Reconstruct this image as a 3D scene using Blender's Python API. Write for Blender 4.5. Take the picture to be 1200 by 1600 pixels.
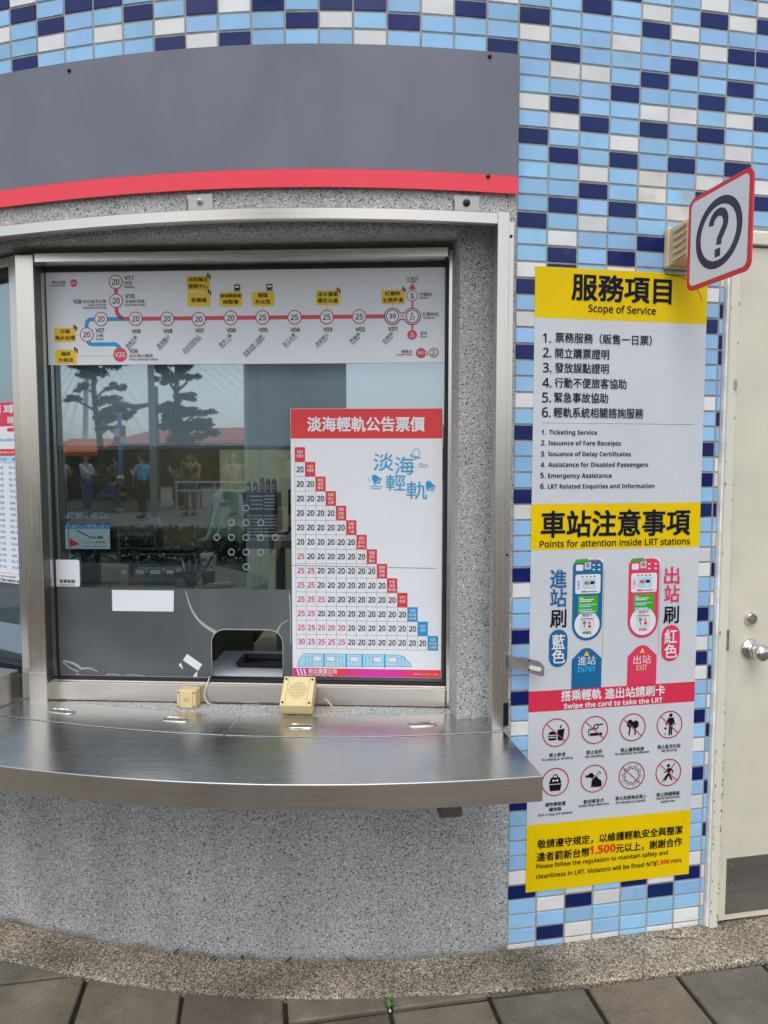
import bpy, bmesh, math, random
from mathutils import Vector, Matrix, Euler
from mathutils.geometry import tessellate_polygon
R = math.radians
random.seed(7)
scene = bpy.context.scene
for o in list(bpy.data.objects): bpy.data.objects.remove(o)
C = scene.collection

# ---------------------------------------------------------------- camera, sky, sun, exposure
EZ = 1.61                                   # eye height above the paving; heights below are written relative to the eye
cam_d = bpy.data.cameras.new('camera'); cam = bpy.data.objects.new('camera', cam_d); C.objects.link(cam)
cam_d.sensor_fit = 'VERTICAL'; cam_d.sensor_height = 36.0; cam_d.lens = 1110 / 1600 * 36.0
cam_d.clip_start = 0.02; cam_d.clip_end = 6000
cam.location = (0, 0, EZ)
cam.rotation_euler = (Matrix.Rotation(R(90) - 0.070, 4, 'X') @ Matrix.Rotation(0.0009, 4, 'Z')).to_euler()
scene.camera = cam
SUN_EL, SUN_AZ = R(58), R(192)              # azimuth measured clockwise from +Y
world = bpy.data.worlds.new('World'); scene.world = world; world.use_nodes = True
nt = world.node_tree; nt.nodes.clear()
sky = nt.nodes.new('ShaderNodeTexSky'); sky.sky_type = 'NISHITA'; sky.sun_disc = False
sky.sun_elevation = SUN_EL; sky.sun_rotation = SUN_AZ
sky.air_density = 1.0; sky.dust_density = 2.0; sky.ozone_density = 1.0
hs = nt.nodes.new('ShaderNodeHueSaturation'); hs.inputs['Saturation'].default_value = 0.45
bg = nt.nodes.new('ShaderNodeBackground'); bg.inputs['Strength'].default_value = 0.15
wo = nt.nodes.new('ShaderNodeOutputWorld')
nt.links.new(sky.outputs[0], hs.inputs['Color']); nt.links.new(hs.outputs[0], bg.inputs['Color']); nt.links.new(bg.outputs[0], wo.inputs[0])
sl = bpy.data.lights.new('sun', 'SUN'); sl.energy = 0.85; sl.angle = R(50); sl.color = (1.0, 0.965, 0.91)
sun = bpy.data.objects.new('sun', sl); C.objects.link(sun)
sdir = Vector((math.sin(SUN_AZ) * math.cos(SUN_EL), math.cos(SUN_AZ) * math.cos(SUN_EL), math.sin(SUN_EL)))
sun.rotation_euler = sdir.to_track_quat('Z', 'Y').to_euler(); sun.location = (0, -3, 8)
scene.view_settings.view_transform = 'Standard'; scene.view_settings.look = 'None'
scene.view_settings.gamma = 1; scene.view_settings.use_curve_mapping = False
scene.view_settings.exposure = 0.46
scene.cycles.max_bounces = 8; scene.cycles.transparent_max_bounces = 12; scene.cycles.glossy_bounces = 5

# ---------------------------------------------------------------- materials
MATS = {}
def srgb(r, g, b):
    f = lambda c: (c / 255 / 12.92) if c <= 10 else ((c / 255 + 0.055) / 1.055) ** 2.4
    return (f(r), f(g), f(b))
def mat(name, col, rough=0.5, metal=0.0, var=0.0, vscale=8.0, bump=0.0, bscale=60.0, spec=0.5, stretch=None, rvar=0.0, emit=0.0):
    m = bpy.data.materials.new(name); m.use_nodes = True; MATS[name] = m
    n = m.node_tree.nodes; l = m.node_tree.links; b = n['Principled BSDF']
    b.inputs['Base Color'].default_value = (*col, 1); b.inputs['Roughness'].default_value = rough
    b.inputs['Metallic'].default_value = metal; b.inputs['Specular IOR Level'].default_value = spec
    if emit: b.inputs['Emission Color'].default_value = (*col, 1); b.inputs['Emission Strength'].default_value = emit
    if var or bump or rvar:
        tc = n.new('ShaderNodeTexCoord'); mp = n.new('ShaderNodeMapping'); l.new(tc.outputs['Object'], mp.inputs[0])
        if stretch: mp.inputs['Scale'].default_value = stretch
    if var or rvar:
        nz = n.new('ShaderNodeTexNoise'); nz.inputs['Scale'].default_value = vscale; nz.inputs['Detail'].default_value = 5
        l.new(mp.outputs[0], nz.inputs['Vector'])
    if var:
        mr = n.new('ShaderNodeMapRange'); mr.inputs['From Min'].default_value = 0.3; mr.inputs['From Max'].default_value = 0.7
        mr.inputs['To Min'].default_value = 1 - var; mr.inputs['To Max'].default_value = 1 + var
        mx = n.new('ShaderNodeVectorMath'); mx.operation = 'SCALE'; mx.inputs[0].default_value = col
        l.new(nz.outputs['Fac'], mr.inputs['Value']); l.new(mr.outputs[0], mx.inputs['Scale']); l.new(mx.outputs[0], b.inputs['Base Color'])
    if rvar:
        m2 = n.new('ShaderNodeMapRange'); m2.inputs['From Min'].default_value = 0.3; m2.inputs['From Max'].default_value = 0.7
        m2.inputs['To Min'].default_value = max(0.02, rough - rvar); m2.inputs['To Max'].default_value = rough + rvar
        l.new(nz.outputs['Fac'], m2.inputs['Value']); l.new(m2.outputs[0], b.inputs['Roughness'])
    if bump:
        nb = n.new('ShaderNodeTexNoise'); nb.inputs['Scale'].default_value = bscale; nb.inputs['Detail'].default_value = 4
        l.new(mp.outputs[0], nb.inputs['Vector'])
        bp = n.new('ShaderNodeBump'); bp.inputs['Strength'].default_value = bump; bp.inputs['Distance'].default_value = 0.01
        l.new(nb.outputs['Fac'], bp.inputs['Height']); l.new(bp.outputs[0], b.inputs['Normal'])
    return m
def ramp(n, stops):
    r = n.new('ShaderNodeValToRGB'); cr = r.color_ramp
    while len(cr.elements) > 1: cr.elements.remove(cr.elements[0])
    cr.elements[0].position = stops[0][0]; cr.elements[0].color = (*stops[0][1], 1)
    for p, c in stops[1:]:
        e = cr.elements.new(p); e.color = (*c, 1)
    return r
def pebble(name, stops, mortar, scale, bump=0.8, mott=0.08, rough=0.75, damp=None):
    m = bpy.data.materials.new(name); m.use_nodes = True; MATS[name] = m
    n = m.node_tree.nodes; l = m.node_tree.links; b = n['Principled BSDF']; b.inputs['Roughness'].default_value = rough
    tc = n.new('ShaderNodeTexCoord')
    nz0 = n.new('ShaderNodeTexNoise'); nz0.inputs['Scale'].default_value = scale * 0.8; nz0.inputs['Detail'].default_value = 2
    l.new(tc.outputs['Object'], nz0.inputs['Vector'])
    ad = n.new('ShaderNodeVectorMath'); ad.operation = 'MULTIPLY_ADD'; ad.inputs[1].default_value = (0.9 / scale,) * 3
    l.new(nz0.outputs['Color'], ad.inputs[0]); l.new(tc.outputs['Object'], ad.inputs[2])
    v = n.new('ShaderNodeTexVoronoi'); v.inputs['Scale'].default_value = scale; l.new(ad.outputs[0], v.inputs['Vector'])
    sp = n.new('ShaderNodeSeparateColor'); l.new(v.outputs['Color'], sp.inputs[0])
    r = ramp(n, stops); r.color_ramp.interpolation = 'LINEAR'; l.new(sp.outputs[0], r.inputs[0])
    ms = n.new('ShaderNodeMapRange'); ms.inputs['From Min'].default_value = 0.5; ms.inputs['From Max'].default_value = 0.72
    l.new(v.outputs['Distance'], ms.inputs['Value'])
    mx = n.new('ShaderNodeMix'); mx.data_type = 'RGBA'; l.new(ms.outputs[0], mx.inputs['Factor']); l.new(r.outputs[0], mx.inputs['A']); mx.inputs['B'].default_value = (*mortar, 1)
    nz = n.new('ShaderNodeTexNoise'); nz.inputs['Scale'].default_value = 3.5; nz.inputs['Detail'].default_value = 6; l.new(tc.outputs['Object'], nz.inputs['Vector'])
    mr = n.new('ShaderNodeMapRange'); mr.inputs['From Min'].default_value = 0.3; mr.inputs['From Max'].default_value = 0.7; mr.inputs['To Min'].default_value = 1 - mott; mr.inputs['To Max'].default_value = 1 + mott
    l.new(nz.outputs['Fac'], mr.inputs['Value'])
    sc = n.new('ShaderNodeVectorMath'); sc.operation = 'SCALE'; l.new(mx.outputs['Result'], sc.inputs[0]); l.new(mr.outputs[0], sc.inputs['Scale'])
    mpw = n.new('ShaderNodeMapping'); mpw.inputs['Scale'].default_value = (9, 9, 0.7); l.new(tc.outputs['Object'], mpw.inputs[0])
    nw = n.new('ShaderNodeTexNoise'); nw.inputs['Scale'].default_value = 1.0; nw.inputs['Detail'].default_value = 5; l.new(mpw.outputs[0], nw.inputs['Vector'])
    rw = n.new('ShaderNodeMapRange'); rw.inputs['From Min'].default_value = 0.3; rw.inputs['From Max'].default_value = 0.7; rw.inputs['To Min'].default_value = 0.88; rw.inputs['To Max'].default_value = 1.08; l.new(nw.outputs['Fac'], rw.inputs['Value'])
    s2 = n.new('ShaderNodeVectorMath'); s2.operation = 'SCALE'; l.new(sc.outputs[0], s2.inputs[0]); l.new(rw.outputs[0], s2.inputs['Scale'])
    out = s2.outputs[0]
    if damp:                                   # soil splashed up from the ground: z of the ground, height, colour
        g = n.new('ShaderNodeSeparateXYZ'); ge = n.new('ShaderNodeNewGeometry'); l.new(ge.outputs['Position'], g.inputs[0])
        nn = n.new('ShaderNodeTexNoise'); nn.inputs['Scale'].default_value = 9; nn.inputs['Detail'].default_value = 6; l.new(tc.outputs['Object'], nn.inputs['Vector'])
        ma = n.new('ShaderNodeMath'); ma.operation = 'MULTIPLY_ADD'; ma.inputs[1].default_value = -damp[1] * 1.5; l.new(nn.outputs['Fac'], ma.inputs[0]); l.new(g.outputs['Z'], ma.inputs[2])
        mm = n.new('ShaderNodeMapRange'); mm.inputs['From Min'].default_value = damp[0] - damp[1] * .75; mm.inputs['From Max'].default_value = damp[0] - damp[1] * .1
        mm.inputs['To Min'].default_value = 0.85; mm.inputs['To Max'].default_value = 0; l.new(ma.outputs[0], mm.inputs['Value'])
        md = n.new('ShaderNodeMix'); md.data_type = 'RGBA'; l.new(mm.outputs[0], md.inputs['Factor']); l.new(out, md.inputs['A']); md.inputs['B'].default_value = (*damp[2], 1)
        out = md.outputs['Result']
    l.new(out, b.inputs['Base Color'])
    bp = n.new('ShaderNodeBump'); bp.inputs['Strength'].default_value = bump; bp.inputs['Distance'].default_value = 0.002; bp.invert = True
    l.new(v.outputs['Distance'], bp.inputs['Height']); l.new(bp.outputs[0], b.inputs['Normal'])
    return m
def steel(name, col, rough, axis):
    m = bpy.data.materials.new(name); m.use_nodes = True; MATS[name] = m
    n = m.node_tree.nodes; l = m.node_tree.links; b = n['Principled BSDF']
    b.inputs['Metallic'].default_value = 1.0
    tc = n.new('ShaderNodeTexCoord'); mp = n.new('ShaderNodeMapping'); l.new(tc.outputs['Object'], mp.inputs[0]); mp.inputs['Scale'].default_value = axis
    nz = n.new('ShaderNodeTexNoise'); nz.inputs['Scale'].default_value = 1; nz.inputs['Detail'].default_value = 4; l.new(mp.outputs[0], nz.inputs['Vector'])
    n2 = n.new('ShaderNodeTexNoise'); n2.inputs['Scale'].default_value = 7; n2.inputs['Detail'].default_value = 6; l.new(tc.outputs['Object'], n2.inputs['Vector'])
    h2 = n.new('ShaderNodeMath'); h2.operation = 'MULTIPLY_ADD'; h2.inputs[1].default_value = 0.45; h2.inputs[2].default_value = 0.275; l.new(n2.outputs['Fac'], h2.inputs[0])
    a = n.new('ShaderNodeMath'); a.operation = 'ADD'; l.new(nz.outputs['Fac'], a.inputs[0]); l.new(h2.outputs[0], a.inputs[1])
    mr = n.new('ShaderNodeMapRange'); mr.inputs['From Min'].default_value = 0.7; mr.inputs['From Max'].default_value = 1.3; mr.inputs['To Min'].default_value = rough * 0.75; mr.inputs['To Max'].default_value = rough * 1.3
    l.new(a.outputs[0], mr.inputs['Value']); l.new(mr.outputs[0], b.inputs['Roughness'])
    mc = n.new('ShaderNodeMapRange'); mc.inputs['From Min'].default_value = 0.7; mc.inputs['From Max'].default_value = 1.3; mc.inputs['To Min'].default_value = 0.93; mc.inputs['To Max'].default_value = 1.04
    l.new(a.outputs[0], mc.inputs['Value'])
    sc = n.new('ShaderNodeVectorMath'); sc.operation = 'SCALE'; sc.inputs[0].default_value = col; l.new(mc.outputs[0], sc.inputs['Scale']); l.new(sc.outputs[0], b.inputs['Base Color'])
    bp = n.new('ShaderNodeBump'); bp.inputs['Strength'].default_value = 0.012; bp.inputs['Distance'].default_value = 0.001; l.new(a.outputs[0], bp.inputs['Height']); l.new(bp.outputs[0], b.inputs['Normal'])
    return m
def glass(name, tint, fac):
    m = bpy.data.materials.new(name); m.use_nodes = True; MATS[name] = m
    n = m.node_tree.nodes; l = m.node_tree.links; n.clear()
    o = n.new('ShaderNodeOutputMaterial'); t = n.new('ShaderNodeBsdfTransparent'); t.inputs[0].default_value = (*tint, 1)
    g = n.new('ShaderNodeBsdfGlossy'); g.inputs['Roughness'].default_value = 0.016; g.inputs['Color'].default_value = (0.76, 0.9, 1.0, 1)
    lw = n.new('ShaderNodeFresnel'); lw.inputs['IOR'].default_value = 1.5
    mr = n.new('ShaderNodeMapRange'); mr.inputs['From Min'].default_value = 0.04; mr.inputs['To Min'].default_value = fac; l.new(lw.outputs[0], mr.inputs['Value'])
    mx = n.new('ShaderNodeMixShader'); l.new(mr.outputs[0], mx.inputs[0]); l.new(t.outputs[0], mx.inputs[1]); l.new(g.outputs[0], mx.inputs[2]); l.new(mx.outputs[0], o.inputs[0])
    return m

def tile_mat(name, col, rough, dirt):
    m = mat(name, col, rough, var=0.05, vscale=14, rvar=0.05)
    n = m.node_tree.nodes; l = m.node_tree.links; b = n['Principled BSDF']; b.inputs['Specular IOR Level'].default_value = 0.35
    src = b.inputs['Base Color'].links[0].from_socket
    gi = n.new('ShaderNodeNewGeometry'); hv = n.new('ShaderNodeHueSaturation'); vr = n.new('ShaderNodeMapRange'); vr.inputs['To Min'].default_value = 0.88; vr.inputs['To Max'].default_value = 1.1
    hr = n.new('ShaderNodeMapRange'); hr.inputs['To Min'].default_value = 0.493; hr.inputs['To Max'].default_value = 0.507; md = n.new('ShaderNodeMath'); md.operation = 'MULTIPLY'; md.inputs[1].default_value = 7.31; fr = n.new('ShaderNodeMath'); fr.operation = 'FRACT'
    l.new(gi.outputs['Random Per Island'], vr.inputs['Value']); l.new(gi.outputs['Random Per Island'], md.inputs[0]); l.new(md.outputs[0], fr.inputs[0]); l.new(fr.outputs[0], hr.inputs['Value'])
    l.new(src, hv.inputs['Color']); l.new(vr.outputs[0], hv.inputs['Value']); l.new(hr.outputs[0], hv.inputs['Hue']); src = hv.outputs[0]
    tc = n.new('ShaderNodeTexCoord'); ge = n.new('ShaderNodeSeparateXYZ'); l.new(tc.outputs['Object'], ge.inputs[0])
    nz = n.new('ShaderNodeTexNoise'); nz.inputs['Scale'].default_value = 11; nz.inputs['Detail'].default_value = 8; l.new(tc.outputs['Object'], nz.inputs['Vector'])
    th = n.new('ShaderNodeMapRange'); th.inputs['From Min'].default_value = 0.63 if dirt < 1 else 0.48; th.inputs['From Max'].default_value = 0.82 if dirt < 1 else 0.7; th.inputs['To Max'].default_value = dirt if dirt < 1 else 0.6; l.new(nz.outputs['Fac'], th.inputs['Value'])
    mx = n.new('ShaderNodeMix'); mx.data_type = 'RGBA'; l.new(th.outputs[0], mx.inputs['Factor']); l.new(src, mx.inputs['A']); mx.inputs['B'].default_value = (0.42, 0.38, 0.27, 1)
    gp = n.new('ShaderNodeNewGeometry'); sx = n.new('ShaderNodeSeparateXYZ'); l.new(gp.outputs['Position'], sx.inputs[0])
    n3 = n.new('ShaderNodeTexNoise'); n3.inputs['Scale'].default_value = 130; n3.inputs['Detail'].default_value = 6; l.new(tc.outputs['Object'], n3.inputs['Vector'])
    hz = n.new('ShaderNodeMapRange'); hz.inputs['From Min'].default_value = 0.0; hz.inputs['From Max'].default_value = 0.22; hz.inputs['To Min'].default_value = 0.55; hz.inputs['To Max'].default_value = 0.8; l.new(sx.outputs['Z'], hz.inputs['Value'])
    df = n.new('ShaderNodeMath'); df.operation = 'SUBTRACT'; l.new(n3.outputs['Fac'], df.inputs[0]); l.new(hz.outputs[0], df.inputs[1])
    gm = n.new('ShaderNodeMapRange'); gm.inputs['From Min'].default_value = 0.0; gm.inputs['From Max'].default_value = 0.14; gm.inputs['To Max'].default_value = 0.4; l.new(df.outputs[0], gm.inputs['Value'])
    m2 = n.new('ShaderNodeMix'); m2.data_type = 'RGBA'; l.new(gm.outputs[0], m2.inputs['Factor']); l.new(mx.outputs['Result'], m2.inputs['A']); m2.inputs['B'].default_value = (0.2, 0.165, 0.11, 1)
    l.new(m2.outputs['Result'], b.inputs['Base Color'])
    return m
def sticker(name, col, k, rough=0.35):
    m = mat(name, col, rough, var=0.025, vscale=5, bump=0.12, bscale=26)
    n = m.node_tree.nodes; l = m.node_tree.links; t = n.new('ShaderNodeBsdfTransparent'); x = n.new('ShaderNodeMixShader'); x.inputs[0].default_value = k
    o = n['Material Output']; l.new(n['Principled BSDF'].outputs[0], x.inputs[1]); l.new(t.outputs[0], x.inputs[2]); l.new(x.outputs[0], o.inputs[0])
    return m
sticker('sticker_paper', (0.79, 0.815, 0.85), 0.24)
tile_mat('tile_light', srgb(154, 200, 238), 0.22, 0.35)
tile_mat('tile_navy', srgb(10, 34, 98), 0.25, 0.06)
tile_mat('tile_light_stained', srgb(150, 203, 245), 0.3, 1.6)
tile_mat('tile_white_stained', (0.78, 0.76, 0.68), 0.3, 1.6)
tile_mat('tile_white', (0.78, 0.78, 0.77), 0.22, 0.35)
mat('grout', (0.36, 0.35, 0.31), 0.85, var=0.2, vscale=30)
pebble('washed_pebble', [(0.0, (0.03, 0.03, 0.03)), (0.09, (0.06, 0.06, 0.06)), (0.14, (0.36, 0.36, 0.36)), (0.5, (0.48, 0.48, 0.475)), (0.9, (0.62, 0.615, 0.6)), (1.0, (0.88, 0.87, 0.83))], (0.37, 0.37, 0.365), 265, damp=(0.005, 0.05, (0.13, 0.105, 0.07)))
pebble('kerb_pebble', [(0.0, (0.05, 0.04, 0.03)), (0.18, (0.09, 0.075, 0.055)), (0.42, (0.31, 0.255, 0.175)), (0.75, (0.46, 0.39, 0.285)), (1.0, (0.66, 0.6, 0.49))], (0.2, 0.17, 0.125), 225, mott=0.42)
steel('steel_h', (0.68, 0.64, 0.58), 0.33, (3, 3, 700))
steel('steel_lit', (0.82, 0.8, 0.75), 0.26, (3, 3, 700))  # paler copy of the steel: reflected sky light put into its colour
steel('steel_shaded', (0.2, 0.195, 0.185), 0.45, (60, 60, 60))  # darkened copy of the steel: shade and dark reflection put into its colour
steel('steel_v', (0.66, 0.615, 0.545), 0.26, (500, 500, 2))
steel('steel_deck', (0.62, 0.615, 0.6), 0.25, (3, 420, 3))
steel('steel_dull', (0.45, 0.44, 0.42), 0.42, (60, 60, 60))
mat('crease', srgb(150, 118, 10), 0.5)
mat('rust', (0.2, 0.12, 0.07), 0.85, var=0.4, vscale=60)
mat('chrome', (0.72, 0.7, 0.67), 0.12, 1.0)
mat('black_metal', (0.012, 0.012, 0.013), 0.35)
mat('gasket', (0.012, 0.012, 0.013), 0.5)
mat('dark_hole', (0.005, 0.005, 0.005), 0.9)
mat('fascia_grey', srgb(114, 117, 129), 0.42, var=0.12, vscale=4.5, stretch=(1.3, 1.3, .8), rvar=0.14)
mat('fascia_red', srgb(252, 66, 84), 0.4, var=0.03)
mat('paper', (0.8, 0.82, 0.85), 0.35, var=0.02, vscale=6)
mat('paper_edge', (0.6, 0.6, 0.6), 0.6)
mat('ink', srgb(8, 20, 42), 0.5, spec=0.2); mat('ink2', srgb(14, 15, 20), 0.5, spec=0.2)
mat('yellow', srgb(240, 204, 0), 0.42, spec=0.15, var=0.05, vscale=5)
mat('red', srgb(228, 54, 46), 0.4); mat('band_red', srgb(224, 48, 80), 0.38, var=0.03)
mat('pink', srgb(228, 56, 96), 0.4); mat('blue', srgb(20, 104, 156), 0.4); mat('sky', srgb(40, 190, 240), 0.4); mat('peach', srgb(250, 190, 150), 0.4)
mat('green_print', srgb(70, 170, 30), 0.4); mat('orange_print', srgb(236, 110, 40), 0.4)
mat('line_red', srgb(222, 76, 92), 0.4); mat('ring_red', srgb(190, 62, 84), 0.4); mat('line_blue', srgb(20, 160, 220), 0.4); mat('map_yellow', srgb(244, 204, 30), 0.4)
mat('cyan', srgb(20, 160, 210), 0.4); mat('pale_cyan', srgb(176, 220, 240), 0.4); mat('fare_red', srgb(222, 62, 64), 0.4); mat('fare_pink', srgb(214, 70, 130), 0.4); mat('fare_num_red', srgb(206, 80, 84), 0.4)
mat('fare_blue', srgb(20, 150, 206), 0.4); mat('hairline', srgb(120, 120, 124), 0.5)
mat('grad0', srgb(222, 48, 160), 0.4); mat('grad1', srgb(226, 50, 130), 0.4); mat('grad2', srgb(228, 54, 100), 0.4); mat('grad3', srgb(228, 60, 66), 0.4)
mat('sign_red', srgb(226, 56, 62), 0.3); mat('sign_white', (0.8, 0.8, 0.82), 0.3); mat('sign_ink', srgb(62, 58, 78), 0.35)
mat('cream_paint', srgb(226, 223, 205), 0.4, var=0.05, vscale=3, bump=0.04, bscale=120)
mat('cream_door', srgb(221, 215, 194), 0.38, var=0.07, vscale=5.5, rvar=0.08, bump=0.04, bscale=90)
mat('paint_chip', (0.05, 0.04, 0.03), 0.8)
mat('caulk', (0.85, 0.85, 0.82), 0.6, var=0.15, vscale=20)
steel('kick_steel', (0.36, 0.35, 0.335), 0.45, (8, 8, 300))
mat('beige_plastic', srgb(228, 206, 152), 0.45, var=0.03)
mat('silicone', (0.42, 0.43, 0.43), 0.4)
mat('bracket_plastic', srgb(216, 198, 160), 0.45, var=0.06, vscale=12)
mat('film_grey', (0.105, 0.118, 0.126), 0.33, var=0.3, vscale=2.6, rvar=0.06, spec=0.6)
mat('film_blue', (0.16, 0.2, 0.22), 0.4, var=0.12, vscale=5)
mat('blind', (0.68, 0.77, 0.82), 0.8, var=0.03, vscale=2)
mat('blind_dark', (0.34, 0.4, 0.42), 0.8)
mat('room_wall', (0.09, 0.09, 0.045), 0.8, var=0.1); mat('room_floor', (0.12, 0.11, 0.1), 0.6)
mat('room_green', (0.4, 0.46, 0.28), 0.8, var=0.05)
mat('desk_top', (0.42, 0.4, 0.28), 0.4, var=0.05); mat('desk_grey', (0.3, 0.31, 0.31), 0.45); mat('white_lam', (0.7, 0.72, 0.78), 0.3)
mat('black_plastic', (0.012, 0.012, 0.013), 0.3); mat('dark_plastic', (0.03, 0.03, 0.033), 0.5); mat('acrylic', (0.35, 0.36, 0.36), 0.15)
mat('screen', srgb(168, 196, 206), 0.3, emit=0.28); mat('screen_blue', srgb(96, 150, 214), 0.3, emit=0.25); mat('screen_red', srgb(214, 70, 70), 0.3, emit=0.2); mat('screen_green', srgb(40, 150, 70), 0.3, emit=0.2); mat('screen_ink', srgb(40, 50, 60), 0.3)
mat('tram_cream', srgb(236, 232, 200), 0.5); mat('tram_blue', srgb(150, 200, 225), 0.5)
mat('book_a', srgb(150, 96, 52), 0.6); mat('book_b', srgb(38, 104, 84), 0.6); mat('book_c', srgb(170, 176, 130), 0.6); mat('book_d', srgb(70, 60, 56), 0.6)
mat('cloth_mint', srgb(196, 224, 204), 0.9, var=0.15, vscale=14); mat('label_white', (0.85, 0.86, 0.83), 0.6)
mat('bottle_blue', srgb(40, 80, 150), 0.35); mat('bottle_red', srgb(170, 70, 50), 0.35); mat('bottle_teal', srgb(70, 110, 130), 0.35)
mat('chain_white', (0.75, 0.75, 0.75), 0.4)
mat('cable', srgb(214, 206, 190), 0.5); mat('putty', srgb(186, 172, 146), 0.8, bump=0.4)
mat('leaf', (0.1, 0.24, 0.03), 0.5, var=0.3, vscale=40); mat('dead_leaf', (0.09, 0.035, 0.015), 0.8, var=0.3, vscale=60); mat('petal', (0.7, 0.7, 0.66), 0.7)
glass('window_glass', (0.88, 0.92, 0.91), 0.32)
# things across the square
mat('bark', (0.1, 0.08, 0.06), 0.9, var=0.3, vscale=12); mat('pine', (0.06, 0.085, 0.055), 0.8, var=0.3, vscale=3); mat('hedge_green', (0.018, 0.035, 0.01), 0.8, var=0.4, vscale=6)
mat('pole_grey', (0.5, 0.52, 0.53), 0.5); mat('pole_blue', srgb(90, 150, 190), 0.5); mat('pole_dark', (0.18, 0.2, 0.22), 0.5)
mat('roof_red', srgb(200, 96, 84), 0.7, var=0.15, vscale=1.5); mat('awning_orange', srgb(220, 110, 60), 0.8); mat('hall_wall_shaded', (0.05, 0.05, 0.045), 0.8, var=0.3, vscale=1); mat('hall_pale', (0.4, 0.4, 0.38), 0.8)  # hall walls near black: shade under the roofs put into the colour
mat('board_black', (0.02, 0.02, 0.022), 0.5); mat('rail_white', (0.7, 0.7, 0.7), 0.35); mat('planter', (0.3, 0.29, 0.27), 0.8, var=0.2)
mat('bridge_white', (0.72, 0.73, 0.74), 0.6); mat('hill', (0.14, 0.2, 0.26), 0.9, var=0.15, vscale=0.02); mat('column_paint', (0.42, 0.46, 0.46), 0.5)  # hill blue: distance haze put into the colour
mat('skin', (0.45, 0.27, 0.18), 0.55); mat('hair', (0.02, 0.016, 0.014), 0.6); mat('hair_grey', (0.35, 0.35, 0.35), 0.6)
CLOTH = {}
def cloth(nm, r, g, b):
    mat('cloth_' + nm, srgb(r, g, b), 0.85, var=0.08, vscale=10); return 'cloth_' + nm
for a in [('mauve', 196, 150, 158), ('pale', 200, 205, 205), ('navy', 36, 62, 130), ('denim', 80, 104, 140), ('sky', 100, 205, 250), ('black', 26, 26, 30), ('orange', 255, 170, 30), ('wine', 110, 40, 50), ('beige', 226, 206, 166), ('grey', 110, 112, 116), ('teal', 70, 130, 110), ('charcoal', 60, 62, 66), ('khaki', 150, 140, 110), ('white', 210, 210, 210)]: cloth(*a)
def pav_mat(name, cols):
    m = bpy.data.materials.new(name); m.use_nodes = True; MATS[name] = m
    n = m.node_tree.nodes; l = m.node_tree.links; b = n['Principled BSDF']; b.inputs['Roughness'].default_value = 0.8
    tc = n.new('ShaderNodeTexCoord')
    nz = n.new('ShaderNodeTexNoise'); nz.inputs['Scale'].default_value = 5; nz.inputs['Detail'].default_value = 8; nz.inputs['Roughness'].default_value = 0.65; l.new(tc.outputs['Object'], nz.inputs['Vector'])
    rr = ramp(n, [(0.3, cols[0]), (0.55, cols[1]), (0.75, cols[2])]); l.new(nz.outputs['Fac'], rr.inputs[0])
    v = n.new('ShaderNodeTexNoise'); v.inputs['Scale'].default_value = 260; v.inputs['Detail'].default_value = 2; l.new(tc.outputs['Object'], v.inputs['Vector'])
    th = n.new('ShaderNodeMapRange'); th.inputs['From Min'].default_value = 0.3; th.inputs['From Max'].default_value = 0.75; th.inputs['To Min'].default_value = 0.75; th.inputs['To Max'].default_value = 1.4; l.new(v.outputs['Fac'], th.inputs['Value'])
    w = n.new('ShaderNodeTexVoronoi'); w.inputs['Scale'].default_value = 38; l.new(tc.outputs['Object'], w.inputs['Vector'])
    sp = n.new('ShaderNodeMapRange'); sp.inputs['From Min'].default_value = 0.05; sp.inputs['From Max'].default_value = 0.13; sp.inputs['To Min'].default_value = 1.7; sp.inputs['To Max'].default_value = 1; l.new(w.outputs['Distance'], sp.inputs['Value'])
    mu = n.new('ShaderNodeMath'); mu.operation = 'MULTIPLY'; l.new(th.outputs[0], mu.inputs[0]); l.new(sp.outputs[0], mu.inputs[1])
    sc = n.new('ShaderNodeVectorMath'); sc.operation = 'SCALE'; l.new(rr.outputs[0], sc.inputs[0]); l.new(mu.outputs[0], sc.inputs['Scale']); l.new(sc.outputs[0], b.inputs['Base Color'])
    bp = n.new('ShaderNodeBump'); bp.inputs['Strength'].default_value = 0.5; bp.inputs['Distance'].default_value = 0.004; l.new(v.outputs['Fac'], bp.inputs['Height']); l.new(bp.outputs[0], b.inputs['Normal'])
    return m
pav_mat('paver_a', [(0.12, 0.1, 0.07), (0.19, 0.16, 0.115), (0.28, 0.24, 0.175)])
pav_mat('paver_b', [(0.085, 0.066, 0.052), (0.13, 0.102, 0.082), (0.2, 0.165, 0.13)])
pav_mat('paver_c', [(0.09, 0.082, 0.066), (0.145, 0.132, 0.108), (0.215, 0.197, 0.162)])
mat('joint_soil', (0.022, 0.02, 0.014), 0.95, var=0.5, vscale=40)
pav_mat('plaza', [(0.09, 0.087, 0.08), (0.13, 0.125, 0.115), (0.18, 0.175, 0.165)])

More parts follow.
